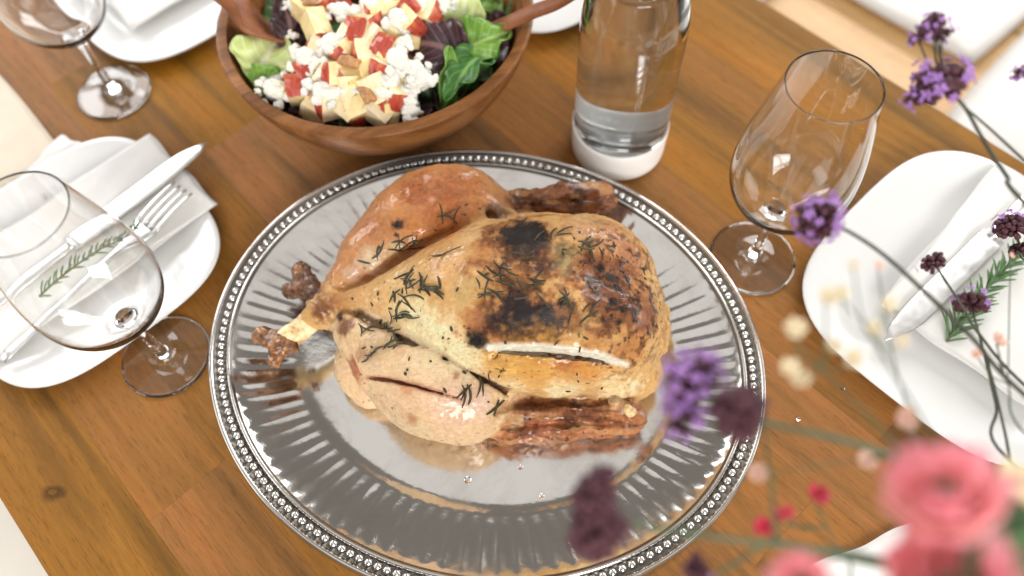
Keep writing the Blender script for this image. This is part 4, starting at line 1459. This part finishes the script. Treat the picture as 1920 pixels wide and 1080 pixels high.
def apple_meshes():
    out = []
    for k in range(6):
        R = random.Random(50 + k)
        bm = bmesh.new()
        bmesh.ops.create_cube(bm, size=1.0)
        bmesh.ops.subdivide_edges(bm, edges=bm.edges[:], cuts=3, use_grid_fill=True)
        bm.faces.index_update()
        sx, sy, sz = R.uniform(0.021, 0.027), R.uniform(0.015, 0.021), R.uniform(0.019, 0.025)
        tap = R.uniform(0.55, 0.95)
        skin_f = {f.index for f in bm.faces if all(v.co.x > 0.49 for v in f.verts)}
        for v in bm.verts:
            x, y, z = v.co
            k_ = tap + (1 - tap) * (z + 0.5)
            bul = 0.16 * (1 - (2 * y) ** 2) * (1 - (2 * z) ** 2) if x > 0.49 else 0
            v.co = Vector(((x + bul) * sx, y * sy * k_, z * sz)) + Vector((R.uniform(-1, 1), R.uniform(-1, 1), R.uniform(-1, 1))) * 0.0004
        me = bpy.data.meshes.new('apple_dice')
        bm.normal_update()
        for f in bm.faces:
            f.material_index = 1 if f.index in skin_f else 0
        bm.to_mesh(me); bm.free()
        me.materials.append(MAT['apple']); me.materials.append(MAT['apple_skin'])
        out.append(me)
    return out


AM = apple_meshes()
apples = [(590, 50, 0.112, 0), (672, 62, 0.120, 1), (720, 28, 0.118, 0), (640, 15, 0.112, 2), (655, 98, 0.112, 0), (690, 106, 0.114, 3), (738, 66, 0.118, 0), (722, 96, 0.114, 1), (640, 142, 0.106, 0), (668, 152, 0.107, 3), (693, 140, 0.108, 0), (615, 140, 0.105, 0),
          (578, 146, 0.098, 1), (593, 205, 0.088, 0), (628, 194, 0.096, 3), (660, 203, 0.094, 0), (684, 202, 0.094, 3), (708, 206, 0.092, 0), (700, 80, 0.114, 0), (620, 5, 0.112, 0), (690, 45, 0.118, 3), (757, 10, 0.116, 2), (782, 65, 0.110, 0), (560, 168, 0.092, 1),
          (714, 136, 0.110, 0), (705, 166, 0.106, 0), (742, 206, 0.090, 3), (650, 78, 0.114, 0), (735, 120, 0.112, 0), (765, 150, 0.104, 0), (770, 40, 0.114, 0), (575, 20, 0.108, 0), (650, 175, 0.102, 0), (735, 175, 0.102, 0), (610, 100, 0.106, 3), (800, 30, 0.110, 3)]
for i, (x, y, z, sk) in enumerate(apples):
    R = random.Random(900 + i)
    o = link_mesh('apple_dice', AM[i % 6])
    o.location = at(x, y, z - 0.003 + R.uniform(-0.005, 0.004))
    if sk == 1: e = (R.uniform(-0.3, 0.3), -1.1 + R.uniform(-0.25, 0.25), R.uniform(-0.6, 0.6) - 1.57)      # skin up
    elif sk == 2: e = (0.4, -0.7, -1.2)
    elif sk == 3: e = (R.uniform(-0.4, 0.4), -0.25, R.uniform(-0.6, 0.6) + random.choice((-0.3, 3.3)))
    else: e = (R.uniform(-0.9, 0.9), R.uniform(-0.7, 0.8), R.uniform(-2.8, -0.4))
    o.rotation_euler = e
    lab = {1: 'diced apple with red skin turned up in the salad', 2: 'tilted diced apple with red skin at the back of the salad', 3: 'apple dice with red skin sideways in the salad', 0: 'diced apple showing pale flesh in the salad'}[sk]
    tag(o, lab.replace('in the salad', where(x, y)).replace('at the back of the salad', where(x, y)), 'apple piece', {1: 'apple dice, skin up', 2: 'apple dice, tilted', 3: 'apple dice, skin sideways', 0: 'apple dice, flesh up'}[sk])

# crumbled cheese
MAT['cheese'] = simple('fresh white cheese', (0.78, 0.755, 0.68), 0.55, 0.05, 120, 0.35, sss=0.25)


def crumble(x, y, z, r, seed, stretch=1.0, ang=0.0):
    R = random.Random(seed)
    c = at(x, y, z)
    pr = []
    pr.append((np.zeros(3), np.array([math.cos(ang), math.sin(ang), 0]) * r * 0.6 * (stretch - 0.9), 0.62 * r, 0.55 * r))
    for k in range(11):
        a, d = R.uniform(0, 6.28), R.uniform(0.35, 0.95) * r
        p = np.array([math.cos(a) * d, math.sin(a) * d, R.uniform(-0.3, 0.35) * r])
        u = p @ np.array([math.cos(ang), math.sin(ang), 0]); p = p + np.array([math.cos(ang), math.sin(ang), 0]) * u * (stretch - 1)
        pr.append((p, p + 1e-5, R.uniform(0.16, 0.42) * r, 0.25 * r))
    o = blob_mesh('cheese_crumb', pr, MAT['cheese'], None, np.zeros(3), 0.0010, 0.0014, 0.0030, 210)
    o.location = c
    return o


cheeses = [(578, 112, 0.108, 30, 1, 0), (515, 168, 0.094, 27, 1.2, 1.5), (622, 85, 0.118, 25, 1.5, 1.4), (606, 172, 0.104, 24, 1.6, -0.3), (603, 192, 0.098, 11, 1, 0), (700, 12, 0.124, 32, 1.2, 0.5), (748, 38, 0.122, 28, 1.1, 0.3), (722, 160, 0.110, 25, 1.3, 0),
           (745, 112, 0.118, 26, 1.6, 1.4), (775, 130, 0.112, 22, 1.2, 0.6), (790, 148, 0.106, 26, 1.3, 1.2), (762, 180, 0.100, 24, 1.2, 0.4), (770, 208, 0.092, 20, 1.2, 1.4), (640, 20, 0.120, 20, 1.2, 0), (795, 15, 0.116, 24, 1.2, 0.2), (648, 30, 0.121, 14, 1, 0),
           (548, 66, 0.104, 9, 1, 0), (552, 8, 0.110, 18, 1.2, 0.6), (735, 145, 0.112, 20, 1.0, 0), (755, 80, 0.119, 16, 1, 0), (665, 170, 0.108, 8, 1, 0), (830, 8, 0.112, 20, 1.1, 0)]
for i, (x, y, z, r, st_, an) in enumerate(cheeses):
    o = crumble(x, y, z - 0.002, r * 0.00055, 300 + i, st_, an)
    big = r >= 20
    tag(o, ('large' if big else 'small') + ' crumb of white cheese ' + where(x, y), 'cheese', ('large' if big else 'small') + ' cheese crumbs on the salad')

MAT['nut'] = simple('roasted nut', srgb(176, 128, 80), 0.5, 0.35, 220, 0.5)
for i, (x, y, z, a) in enumerate([(655, 116, 0.122, -0.4), (600, 28, 0.120, 0.8), (755, 92, 0.118, 1.2), (688, 176, 0.112, 2.0), (585, 5, 0.118, 0.0)]):
    u = np.array([math.cos(a), math.sin(a), 0]); v = np.array([-u[1], u[0], 0])
    pr = [(-u * 0.007 + v * s_ * 0.0026, u * 0.007 + v * s_ * 0.0024, 0.0028, 0.0025) for s_ in (-1, 1)] + [(-u * 0.005, u * 0.005, 0.0032, 0.003)]
    o = blob_mesh('nut_half', pr, MAT['nut'], None, np.zeros(3), 0.0009, 0.0012, 0.0016, 240)
    o.location = at(x, y, z - 0.002)
    tag(o, 'brown roasted nut half ' + where(x, y), 'nut', 'nut halves in the salad')


# wooden servers
def server(name, pts, widths, thick, label, dish=0.0):
    P = [Vector(p) for p in spline([tuple(p) for p in pts], 8)]
    W = [w[0] for w in spline([(w, 0) for w in widths], 8)]
    base = P[0].copy()
    V, F = [], []
    n = 14
    for i, p in enumerate(P):
        d = (P[min(i + 1, len(P) - 1)] - P[max(0, i - 1)]).normalized()
        sd = d.cross(Vector((0, 0, 1))).normalized()
        up = sd.cross(d)
        for k in range(n):
            a = 2 * math.pi * k / n
            ca, sa = math.cos(a), math.sin(a)
            xx = (abs(ca) ** 0.6) * (1 if ca > 0 else -1)
            q = p + sd * (W[i] * xx) + up * (thick * 0.5 * (abs(sa) ** 0.8) * (1 if sa > 0 else -1) + dish * W[i] * (xx * xx - 0.6) * min(1, W[i] / 0.02))
            V.append(q - base)
    for i in range(len(P) - 1):
        for k in range(n):
            j = (k + 1) % n
            F.append((i * n + k, i * n + j, (i + 1) * n + j, (i + 1) * n + k))
    F.append(tuple(range(n))[::-1]); F.append(tuple((len(P) - 1) * n + k for k in range(n)))
    o = mesh_obj(name, V, F, MAT['server_wood'])
    o.location = base
    tag(o, label, 'salad server')
    return o


server('salad_server', [at(300, -110, 0.205), at(372, -40, 0.165), at(430, 10, 0.128), at(475, 38, 0.108), at(508, 55, 0.092), at(530, 64, 0.080)], [0.011, 0.013, 0.019, 0.025, 0.024, 0.012], 0.006, 'broad wooden salad server leaning on the left of the bowl', 0.25)
server('salad_server', [at(1150, -60, 0.190), at(1060, -2, 0.140), at(1000, 22, 0.118), at(950, 44, 0.103), at(912, 62, 0.092), at(880, 76, 0.080)], [0.009, 0.008, 0.0075, 0.0075, 0.009, 0.012], 0.008, 'slim wooden server handle over the right edge of the bowl')

# ------------------------------------------------------------------ flowers reaching in from a vase beyond the lower right corner
VASE = Vector((0.405, -0.030, 0.0))
vz = [(0.0, 0.0), (0.030, 0.0), (0.036, 0.004), (0.040, 0.03), (0.038, 0.07), (0.030, 0.10), (0.028, 0.118), (0.031, 0.128), (0.0285, 0.128), (0.0255, 0.118), (0.027, 0.10), (0.035, 0.07), (0.036, 0.03), (0.030, 0.008), (0.0, 0.007)]
V, F = lathe([(0, 0)] + [tuple(p) for p in spline(vz[1:-1], 4)] + [(0, 0.007)], 48)
va = mesh_obj('flower_vase', V, F, MAT['porcelain'])
va.location = VASE
tag(va, 'small white vase holding the flowers beyond the lower right corner', 'vase')

MAT['stem'] = simple('flower stem', srgb(72, 88, 58), 0.5, 0.3, 90)
MAT['stem_dark'] = simple('dark verbena stem', srgb(62, 64, 50), 0.5, 0.35, 90)
MAT['calyx'] = simple('dark verbena calyx', srgb(78, 38, 48), 0.6, 0.4, 300)
MAT['verbena'] = simple('purple verbena petal', srgb(172, 122, 196), 0.6, 0.2, 200, sss=0.15)
MAT['petal_cream'] = simple('cream petal', srgb(234, 216, 178), 0.6, 0.1, 120, sss=0.15)
MAT['petal_blush'] = simple('blush petal', srgb(232, 186, 166), 0.6, 0.1, 120, sss=0.15)
MAT['petal_red'] = simple('red petal', srgb(176, 34, 58), 0.5, 0.25, 150)
MAT['leafgreen'] = simple('flower leaf', srgb(74, 104, 62), 0.5, 0.25, 90)
t = NT('pink petal')
uv = t.coord('UV'); sp = t.n('SeparateXYZ'); t.l(uv, sp.inputs[0])
nz = t.noise(t.coord(), 70, 3)
f_ = t.math('ADD', sp.outputs[0], t.math('MULTIPLY', t.math('SUBTRACT', nz, 0.5), 0.5))
t.col(t.ramp(f_, [(0.10, srgb(255, 240, 214)), (0.50, srgb(255, 220, 204)), (1.0, srgb(252, 166, 186))]))
t.set(Roughness=0.55)
tr = t.n('BsdfTranslucent'); mx = t.n('MixShader'); mx.inputs[0].default_value = 0.45
t.l(t.b.inputs['Base Color'].links[0].from_socket, tr.inputs['Color'])
t.l(t.b.outputs[0], mx.inputs[1]); t.l(tr.outputs[0], mx.inputs[2]); t.l(mx.outputs[0], t.out.inputs['Surface'])
MAT['pink'] = t.m


def stem_to_vase(pts, k):
    """continue a stem smoothly into the vase"""
    a = Vector(pts[-1])
    R = random.Random(k)
    mouth = VASE + Vector((R.uniform(-0.014, 0.014), R.uniform(-0.014, 0.014), 0.126))
    foot = VASE + Vector((R.uniform(-0.018, 0.018), R.uniform(-0.018, 0.018), 0.015))
    mid = a.lerp(mouth, 0.55) + Vector((0, 0, 0.02 + 0.15 * max(0, (mouth - a).length - 0.15)))
    return [Vector(p) for p in pts] + [mid, mouth, foot]


def add_stem(parent, base, pts, r0, r1, mat, name='stem'):
    P = [Vector(p) - base for p in pts]
    Q = spline([tuple(p) for p in P], 8)
    V, F = tube(Q, [r0 + (r1 - r0) * i / (len(Q) - 1) for i in range(len(Q))], 7)
    return mesh_obj(name, V, F, mat, parent)


def verbena_head(parent, base, c, axis, r, n, open_frac, seed, squash=0.8):
    R = random.Random(seed)
    axis = Vector(axis).normalized()
    q = axis.to_track_quat('Z', 'Y')
    V, F, V2, F2 = [], [], [], []
    for k in range(n):
        # points over a dome
        z = 1 - 1.55 * (k + 0.5) / n
        a = k * 2.39996
        rr = math.sqrt(max(0, 1 - z * z))
        d = Vector((rr * math.cos(a), rr * math.sin(a), z * squash)) + Vector((R.uniform(-1, 1), R.uniform(-1, 1), R.uniform(-1, 1))) * 0.13
        d = (q @ d)
        p0 = c + d * r * 0.25 - base
        p1 = c + d * r * R.uniform(0.78, 1.0) - base
        tube([p0, p0.lerp(p1, 0.5), p1.lerp(p0, 0.12), p1], [r * 0.08, r * 0.15, r * 0.18, r * 0.06], 6, V, F)
        if R.random() < open_frac:
            n_ = (p1 - p0).normalized()
            t2 = p1 + n_ * r * R.uniform(0.08, 0.25)
            u = n_.orthogonal().normalized(); w = n_.cross(u)
            s = r * R.uniform(0.20, 0.30)
            for m in range(5):
                am = 2 * math.pi * m / 5 + R.uniform(-0.2, 0.2)
                dd = u * math.cos(am) + w * math.sin(am); ee = n_.cross(dd)
                b = len(V2)
                V2 += [t2, t2 + dd * s * 0.6 + ee * s * 0.32 + n_ * s * 0.1, t2 + dd * s + n_ * s * R.uniform(-0.1, 0.3), t2 + dd * s * 0.6 - ee * s * 0.32 + n_ * s * 0.1]
                F2.append((b, b + 1, b + 2, b + 3))
    h = mesh_obj('flower_head', V, F, MAT['calyx'], parent)
    if V2:
        o = mesh_obj('florets', V2, F2, MAT['verbena'], h)
        o['kind'] = 'stuff'
        sm = o.modifiers.new('thick', 'SOLIDIFY'); sm.thickness = 0.0003
    return h


def verbena(label, heads, stem_pts, r0=0.0010, mat='stem_dark', seed=0, side=()):
    """heads: (px, py, depth, radius m, count, open fraction, squash); stem_pts: (px, py, depth)"""
    S = stem_to_vase([atd(*p) for p in stem_pts], seed)
    base = S[-1].copy()
    k = empty('verbena_flower', base)
    tag(k, label, 'flower', 'verbena stems in the bouquet')
    add_stem(k, base, S, r0 * 0.8, r0 * 1.5, MAT[mat])
    d0 = (S[0] - S[1]).normalized()
    for i, (x, y, dp, r, n, of, sq) in enumerate(heads):
        c = atd(x, y, dp)
        verbena_head(k, base, c, (d0 + Vector((0, 0, 0.4))).normalized(), r, n, of, seed * 10 + i, sq)
        if i > 0:
            j = min(range(len(S) - 2), key=lambda m: (S[m] - c).length)
            add_stem(k, base, [c, c.lerp(S[j], 0.5) + Vector((0, 0, -0.002)), S[j]], r0 * 0.5, r0 * 0.7, MAT[mat], 'branch')
    for pts in side:
        add_stem(k, base, [atd(*p) for p in pts], r0 * 0.6, r0 * 0.8, MAT[mat], 'branch')
    return k


verbena('purple verbena head in front of the right wine glass on a long dark stem', [(1537, 412, 0.40, 0.0125, 46, 0.75, 1.0)],
        [(1550, 418, 0.40), (1595, 436, 0.40), (1660, 480, 0.40), (1735, 548, 0.40), (1820, 630, 0.395), (1930, 748, 0.39)], 0.0011, seed=1)
verbena('double purple verbena head at top right above the bench', [(1764, 158, 0.42, 0.0155, 60, 0.45, 0.75), (1748, 48, 0.42, 0.0078, 30, 0.6, 0.8), (1722, 72, 0.42, 0.0062, 20, 0.5, 0.8), (1712, 186, 0.42, 0.0055, 16, 0.8, 0.9), (1766, 66, 0.42, 0.0060, 18, 0.3, 0.8)],
        [(1768, 160, 0.42), (1808, 200, 0.42), (1848, 270, 0.42), (1888, 330, 0.41), (1935, 395, 0.40)], 0.0011, seed=2, side=[[(1808, 200, 0.42), (1860, 245, 0.43), (1930, 310, 0.44)], [(1755, 70, 0.42), (1764, 110, 0.42), (1768, 150, 0.42)]])
verbena('small dark verbena bud with bare stem before the right plate', [(1750, 493, 0.48, 0.0085, 30, 0.04, 0.8)],
        [(1756, 500, 0.48), (1775, 530, 0.48), (1805, 575, 0.47), (1835, 625, 0.46), (1935, 735, 0.44)], 0.0008, seed=3)
verbena('flat dark pink verbena bud beside the rosemary on the right plate', [(1822, 568, 0.49, 0.0120, 36, 0.15, 0.55)],
        [(1822, 570, 0.49), (1828, 600, 0.48), (1842, 650, 0.47), (1868, 760, 0.45), (1890, 860, 0.43)], 0.0008, seed=4)
verbena('crisp dark verbena head with pink tips at the right picture edge', [(1898, 428, 0.545, 0.0125, 46, 0.16, 0.85), (1910, 470, 0.545, 0.008, 24, 0.05, 0.8)],
        [(1905, 440, 0.545), (1925, 490, 0.54), (1960, 560, 0.52)], 0.0009, seed=5)
verbena('tiny purple verbena tip at the far right edge above the plate', [(1918, 138, 0.44, 0.006, 18, 0.9, 0.8)], [(1920, 140, 0.44), (1950, 170, 0.44)], 0.0008, seed=12)
verbena('blurred light purple verbena head over the right side of the tray', [(1300, 715, 0.315, 0.0115, 36, 1.0, 1.1), (1285, 790, 0.315, 0.0085, 24, 1.0, 1.2), (1320, 690, 0.318, 0.008, 22, 1.0, 1.0), (1268, 745, 0.315, 0.006, 14, 1.0, 1.0)],
        [(1310, 735, 0.315), (1350, 760, 0.315), (1400, 780, 0.312), (1470, 800, 0.31), (1600, 830, 0.305), (1800, 900, 0.29), (1960, 990, 0.28)], 0.0011, 'stem', seed=6)
verbena('blurred dark purple verbena head over the right rim of the tray', [(1386, 772, 0.30, 0.0120, 70, 0.0, 1.0)],
        [(1390, 780, 0.30), (1430, 792, 0.30), (1520, 812, 0.295), (1620, 838, 0.29), (1800, 905, 0.28), (1960, 980, 0.27)], 0.0012, 'stem', seed=7)
verbena('blurred dark verbena spike over the front of the tray', [(1116, 945, 0.285, 0.0105, 60, 0.0, 1.0), (1122, 1000, 0.285, 0.0125, 70, 0.0, 1.1), (1128, 905, 0.285, 0.0075, 36, 0.0, 1.0)],
        [(1130, 965, 0.285), (1180, 978, 0.285), (1280, 997, 0.285), (1400, 1015, 0.285), (1520, 1028, 0.285), (1680, 1055, 0.28), (1860, 1110, 0.27)], 0.0011, 'stem', seed=8,
        side=[[(1430, 800, 0.30), (1442, 880, 0.295), (1452, 960, 0.29), (1456, 1020, 0.287)]])
verbena('small dark bud at the lower edge beside the tray rim', [(1312, 1062, 0.30, 0.0065, 24, 0.05, 1.2), (1322, 1080, 0.30, 0.006, 18, 0.05, 1.0)],
        [(1325, 1085, 0.30), (1380, 1055, 0.295), (1430, 1020, 0.29), (1460, 1015, 0.287), (1560, 1040, 0.285), (1720, 1080, 0.28)], 0.0009, 'stem', seed=9)
verbena('thin dark bare stem crossing the right plate', [(1903, 880, 0.43, 0.0028, 8, 0.0, 1.0)], [(1846, 655, 0.46), (1868, 740, 0.45), (1884, 810, 0.44), (1902, 885, 0.43), (1950, 960, 0.41)], 0.0008, seed=13)


def petal_mesh():
    n = 8
    V, F, UV = [], [], []
    for i in range(n + 1):
        for j in range(n + 1):
            u, v = i / n, j / n * 2 - 1
            w = math.sin(math.pi * (0.12 + 0.80 * u)) ** 0.7
            th = 1.35 * u
            V.append((v * w * 0.62 * (1 - 0.25 * abs(v) * u), math.sin(th) * 0.75 - 0.22 * v * v * w, 1 - math.cos(th) * 1.0 + 0.06 * math.sin(v * 5 + u * 3)))
            UV.append((u, v * 0.5 + 0.5))
    for i in range(n):
        for j in range(n):
            a = i * (n + 1) + j
            F.append((a, a + 1, a + n + 2, a + n + 1))
    o = mesh_obj('petal', V, F, MAT['pink'])
    uvl = o.data.uv_layers.new(name='UVMap')
    for lp in o.data.loops: uvl.data[lp.index].uv = UV[lp.vertex_index]
    me = o.data
    bpy.data.objects.remove(o)
    return me


PET = petal_mesh()


def ranunculus(label, px, py, dp, r, tilt, stem_pts, seed):
    R = random.Random(seed)
    S = stem_to_vase([atd(px, py, dp)] + [atd(*p) for p in stem_pts], seed)
    base = S[-1].copy()
    c = S[0]
    k = empty('pink_flower', base)
    tag(k, label, 'flower', 'pink blooms in the bouquet')
    add_stem(k, base, S, 0.0018, 0.0022, MAT['stem'])
    q = Vector(tilt).normalized().to_track_quat('Z', 'Y')
    for L_, (n, rad, op) in enumerate(((9, 1.0, 0.35), (8, 0.88, 0.12), (7, 0.74, -0.10), (6, 0.58, -0.30), (4, 0.40, -0.5))):
        for m in range(n):
            a = 2 * math.pi * m / n + L_ * 0.4 + R.uniform(-0.12, 0.12)
            o = link_mesh('petal', PET, k)
            sm_rot = Matrix.Rotation(a, 4, 'Z') @ Matrix.Rotation(-op + R.uniform(-0.1, 0.1), 4, 'X')
            o.matrix_basis = Matrix.Translation(c - base - (q @ Vector((0, 0, r * 0.55)))) @ q.to_matrix().to_4x4() @ sm_rot @ Matrix.Scale(r * rad * R.uniform(0.94, 1.05), 4)
    return k


ranunculus('large blurred pink bloom at lower right, the upper of the two', 1768, 905, 0.205, 0.0168, (-0.35, 0.45, 0.85), [(1830, 1000, 0.205), (1900, 1120, 0.205)], 21)
ranunculus('large blurred pink bloom cut by the bottom edge at lower right', 1785, 1080, 0.20, 0.0188, (-0.2, 0.3, 0.9), [(1850, 1180, 0.20)], 22)
ranunculus('small pink bloom peeking in at the bottom edge', 1500, 1090, 0.22, 0.0100, (-0.3, 0.3, 0.9), [(1600, 1130, 0.25), (1750, 1180, 0.24)], 23)


def blossom_spray(label, flowers, stem_pts, mat, seed, group, r=0.005, name='blossom_sprig', dark=False):
    R = random.Random(seed)
    S = stem_to_vase([atd(*p) for p in stem_pts], seed)
    base = S[-1].copy()
    k = empty(name, base)
    tag(k, label, 'flower', group)
    add_stem(k, base, S, 0.0004, 0.0008, MAT['stem'])
    for (x, y, dp, sc_) in flowers:
        c = atd(x, y, dp)
        j = min(range(len(S) - 2), key=lambda m: (S[m] - c).length + (0.03 if m == 0 else 0))
        add_stem(k, base, [c, c.lerp(S[j], 0.5) + Vector((R.uniform(-1, 1), R.uniform(-1, 1), -1)) * 0.003, S[j]], 0.0003, 0.0004, MAT['stem'], 'branch')
        n_ = Vector((R.uniform(-0.6, 0.6), R.uniform(-0.6, 0.3), 1)).normalized()
        u = n_.orthogonal().normalized(); w = n_.cross(u)
        V, F = [], []
        for m in range(6):
            a = 2 * math.pi * m / 6 + R.uniform(-0.2, 0.2)
            d = u * math.cos(a) + w * math.sin(a)
            p0 = c - base
            tube([p0, p0 + d * r * sc_ * 0.4 + n_ * r * sc_ * 0.2, p0 + d * r * sc_ * 0.75 + n_ * r * sc_ * 0.45, p0 + d * r * sc_ * 0.95 + n_ * r * sc_ * 0.75], [r * sc_ * 0.15, r * sc_ * 0.36, r * sc_ * 0.36, r * sc_ * 0.1], 6, V, F, 0.5)
        mesh_obj('blossom', V, F, MAT[mat], k)
    return k


G = 'small blossoms in the bouquet'
blossom_spray('cream blossom sprig between tray rim and right plate', [(1490, 620, 0.29, 1.0), (1478, 690, 0.29, 0.9), (1500, 715, 0.29, 0.9), (1560, 652, 0.29, 0.8), (1595, 672, 0.29, 0.9), (1545, 560, 0.295, 0.9)],
              [(1492, 640, 0.29), (1540, 690, 0.29), (1610, 760, 0.285), (1700, 850, 0.28), (1900, 1010, 0.27)], 'petal_cream', 31, G, 0.0044)
blossom_spray('pale yellow blossom sprig over the right plate', [(1575, 553, 0.29, 0.9), (1665, 570, 0.29, 0.8), (1640, 615, 0.29, 0.8), (1600, 500, 0.295, 0.6), (1690, 640, 0.29, 0.7)],
              [(1580, 560, 0.29), (1640, 640, 0.288), (1700, 740, 0.285), (1780, 860, 0.28), (1930, 1000, 0.27)], 'petal_cream', 32, G, 0.0038)
blossom_spray('blush pink blossom sprig above the large pink bloom', [(1692, 785, 0.31, 1.0), (1622, 862, 0.31, 0.8), (1420, 890, 0.31, 0.8), (1645, 500, 0.36, 0.5)],
              [(1690, 790, 0.31), (1730, 850, 0.305), (1800, 950, 0.30), (1930, 1080, 0.29)], 'petal_blush', 33, G, 0.0052)
blossom_spray('faint pink blossom sprig at the right plate edge', [(1870, 640, 0.42, 0.9), (1830, 665, 0.42, 0.6), (1895, 480, 0.46, 0.4)], [(1868, 645, 0.42), (1890, 720, 0.41), (1940, 830, 0.40)], 'petal_blush', 34, G, 0.0050)
blossom_spray('small red blossoms on a dark stem right of the tray', [(1530, 930, 0.33, 1.0), (1455, 965, 0.33, 0.7), (1432, 985, 0.33, 0.9), (1475, 960, 0.33, 0.6)],
              [(1528, 935, 0.33), (1550, 990, 0.325), (1590, 1050, 0.32), (1680, 1130, 0.31)], 'petal_red', 35, G, 0.0050)
blossom_spray('cream blossom beside the large pink bloom', [(1895, 915, 0.27, 1.6), (1850, 1000, 0.27, 0.8)], [(1895, 925, 0.27), (1930, 1000, 0.265), (1980, 1100, 0.26)], 'petal_cream', 36, G, 0.0055)

for i, (x, y, dp, an, L, W, lb) in enumerate([(1880, 985, 0.26, -0.9, 0.034, 0.014, 'blurred green leaf right of the large pink bloom'), (1900, 1060, 0.25, 0.6, 0.034, 0.014, 'blurred green leaf in the lower right corner')]):
    LM_['leafgreen'] = MAT['leafgreen']
    o = leaf('flower_leaf', atd(x, y, dp), an, L, W, 'leafgreen', lb, 0.2, 0.1, 0.8, 0.001, inbowl=False, cat='leaf', group='bouquet leaves', seed=60 + i)
    S = stem_to_vase([o.location.copy()], 70 + i)
    st_o = add_stem(o, o.location.copy(), S, 0.0006, 0.0009, MAT['stem'], 'stalk')

# ------------------------------------------------------------------ drops on the table and the tray
MAT['drop'] = glass_material('water drop', 1.33)
for i, (x, y, z, r) in enumerate([(1580, 728, 0.0002, 0.0016), (1497, 786, 0.0002, 0.0016), (877, 900, WELL_Z, 0.0027), (976, 876, WELL_Z, 0.0019), (1016, 930, WELL_Z, 0.0018)]):
    V, F = lathe([(r, 0.0), (r * 0.97, r * 0.22), (r * 0.8, r * 0.45), (r * 0.45, r * 0.62), (0, r * 0.68)], 20)
    F.append(tuple(range(20))[::-1])
    o = mesh_obj('water_drop', V, F, MAT['drop'])
    o.location = at(x, y, z) + Vector((0, 0, 0.0002))
    tag(o, ['water drop on the wood beside the right plate', 'water drop on the wood near the tray rim', 'larger clear drop in the front well of the tray', 'small clear drop in the tray under the chicken wing', 'faint small drop in the tray near the dark flower'][i], 'drop', 'clear drops')

# two look-alikes side by side: say which is which
by = {}
for o in bpy.data.objects:
    if o.parent is None and 'label' in o: by.setdefault(o['label'], []).append(o)
for lb, os_ in by.items():
    if len(os_) == 2:
        a, b = sorted(os_, key=lambda q: q.location.x)
        a['label'] = lb + ', left one'
        b['label'] = lb + ', right one'
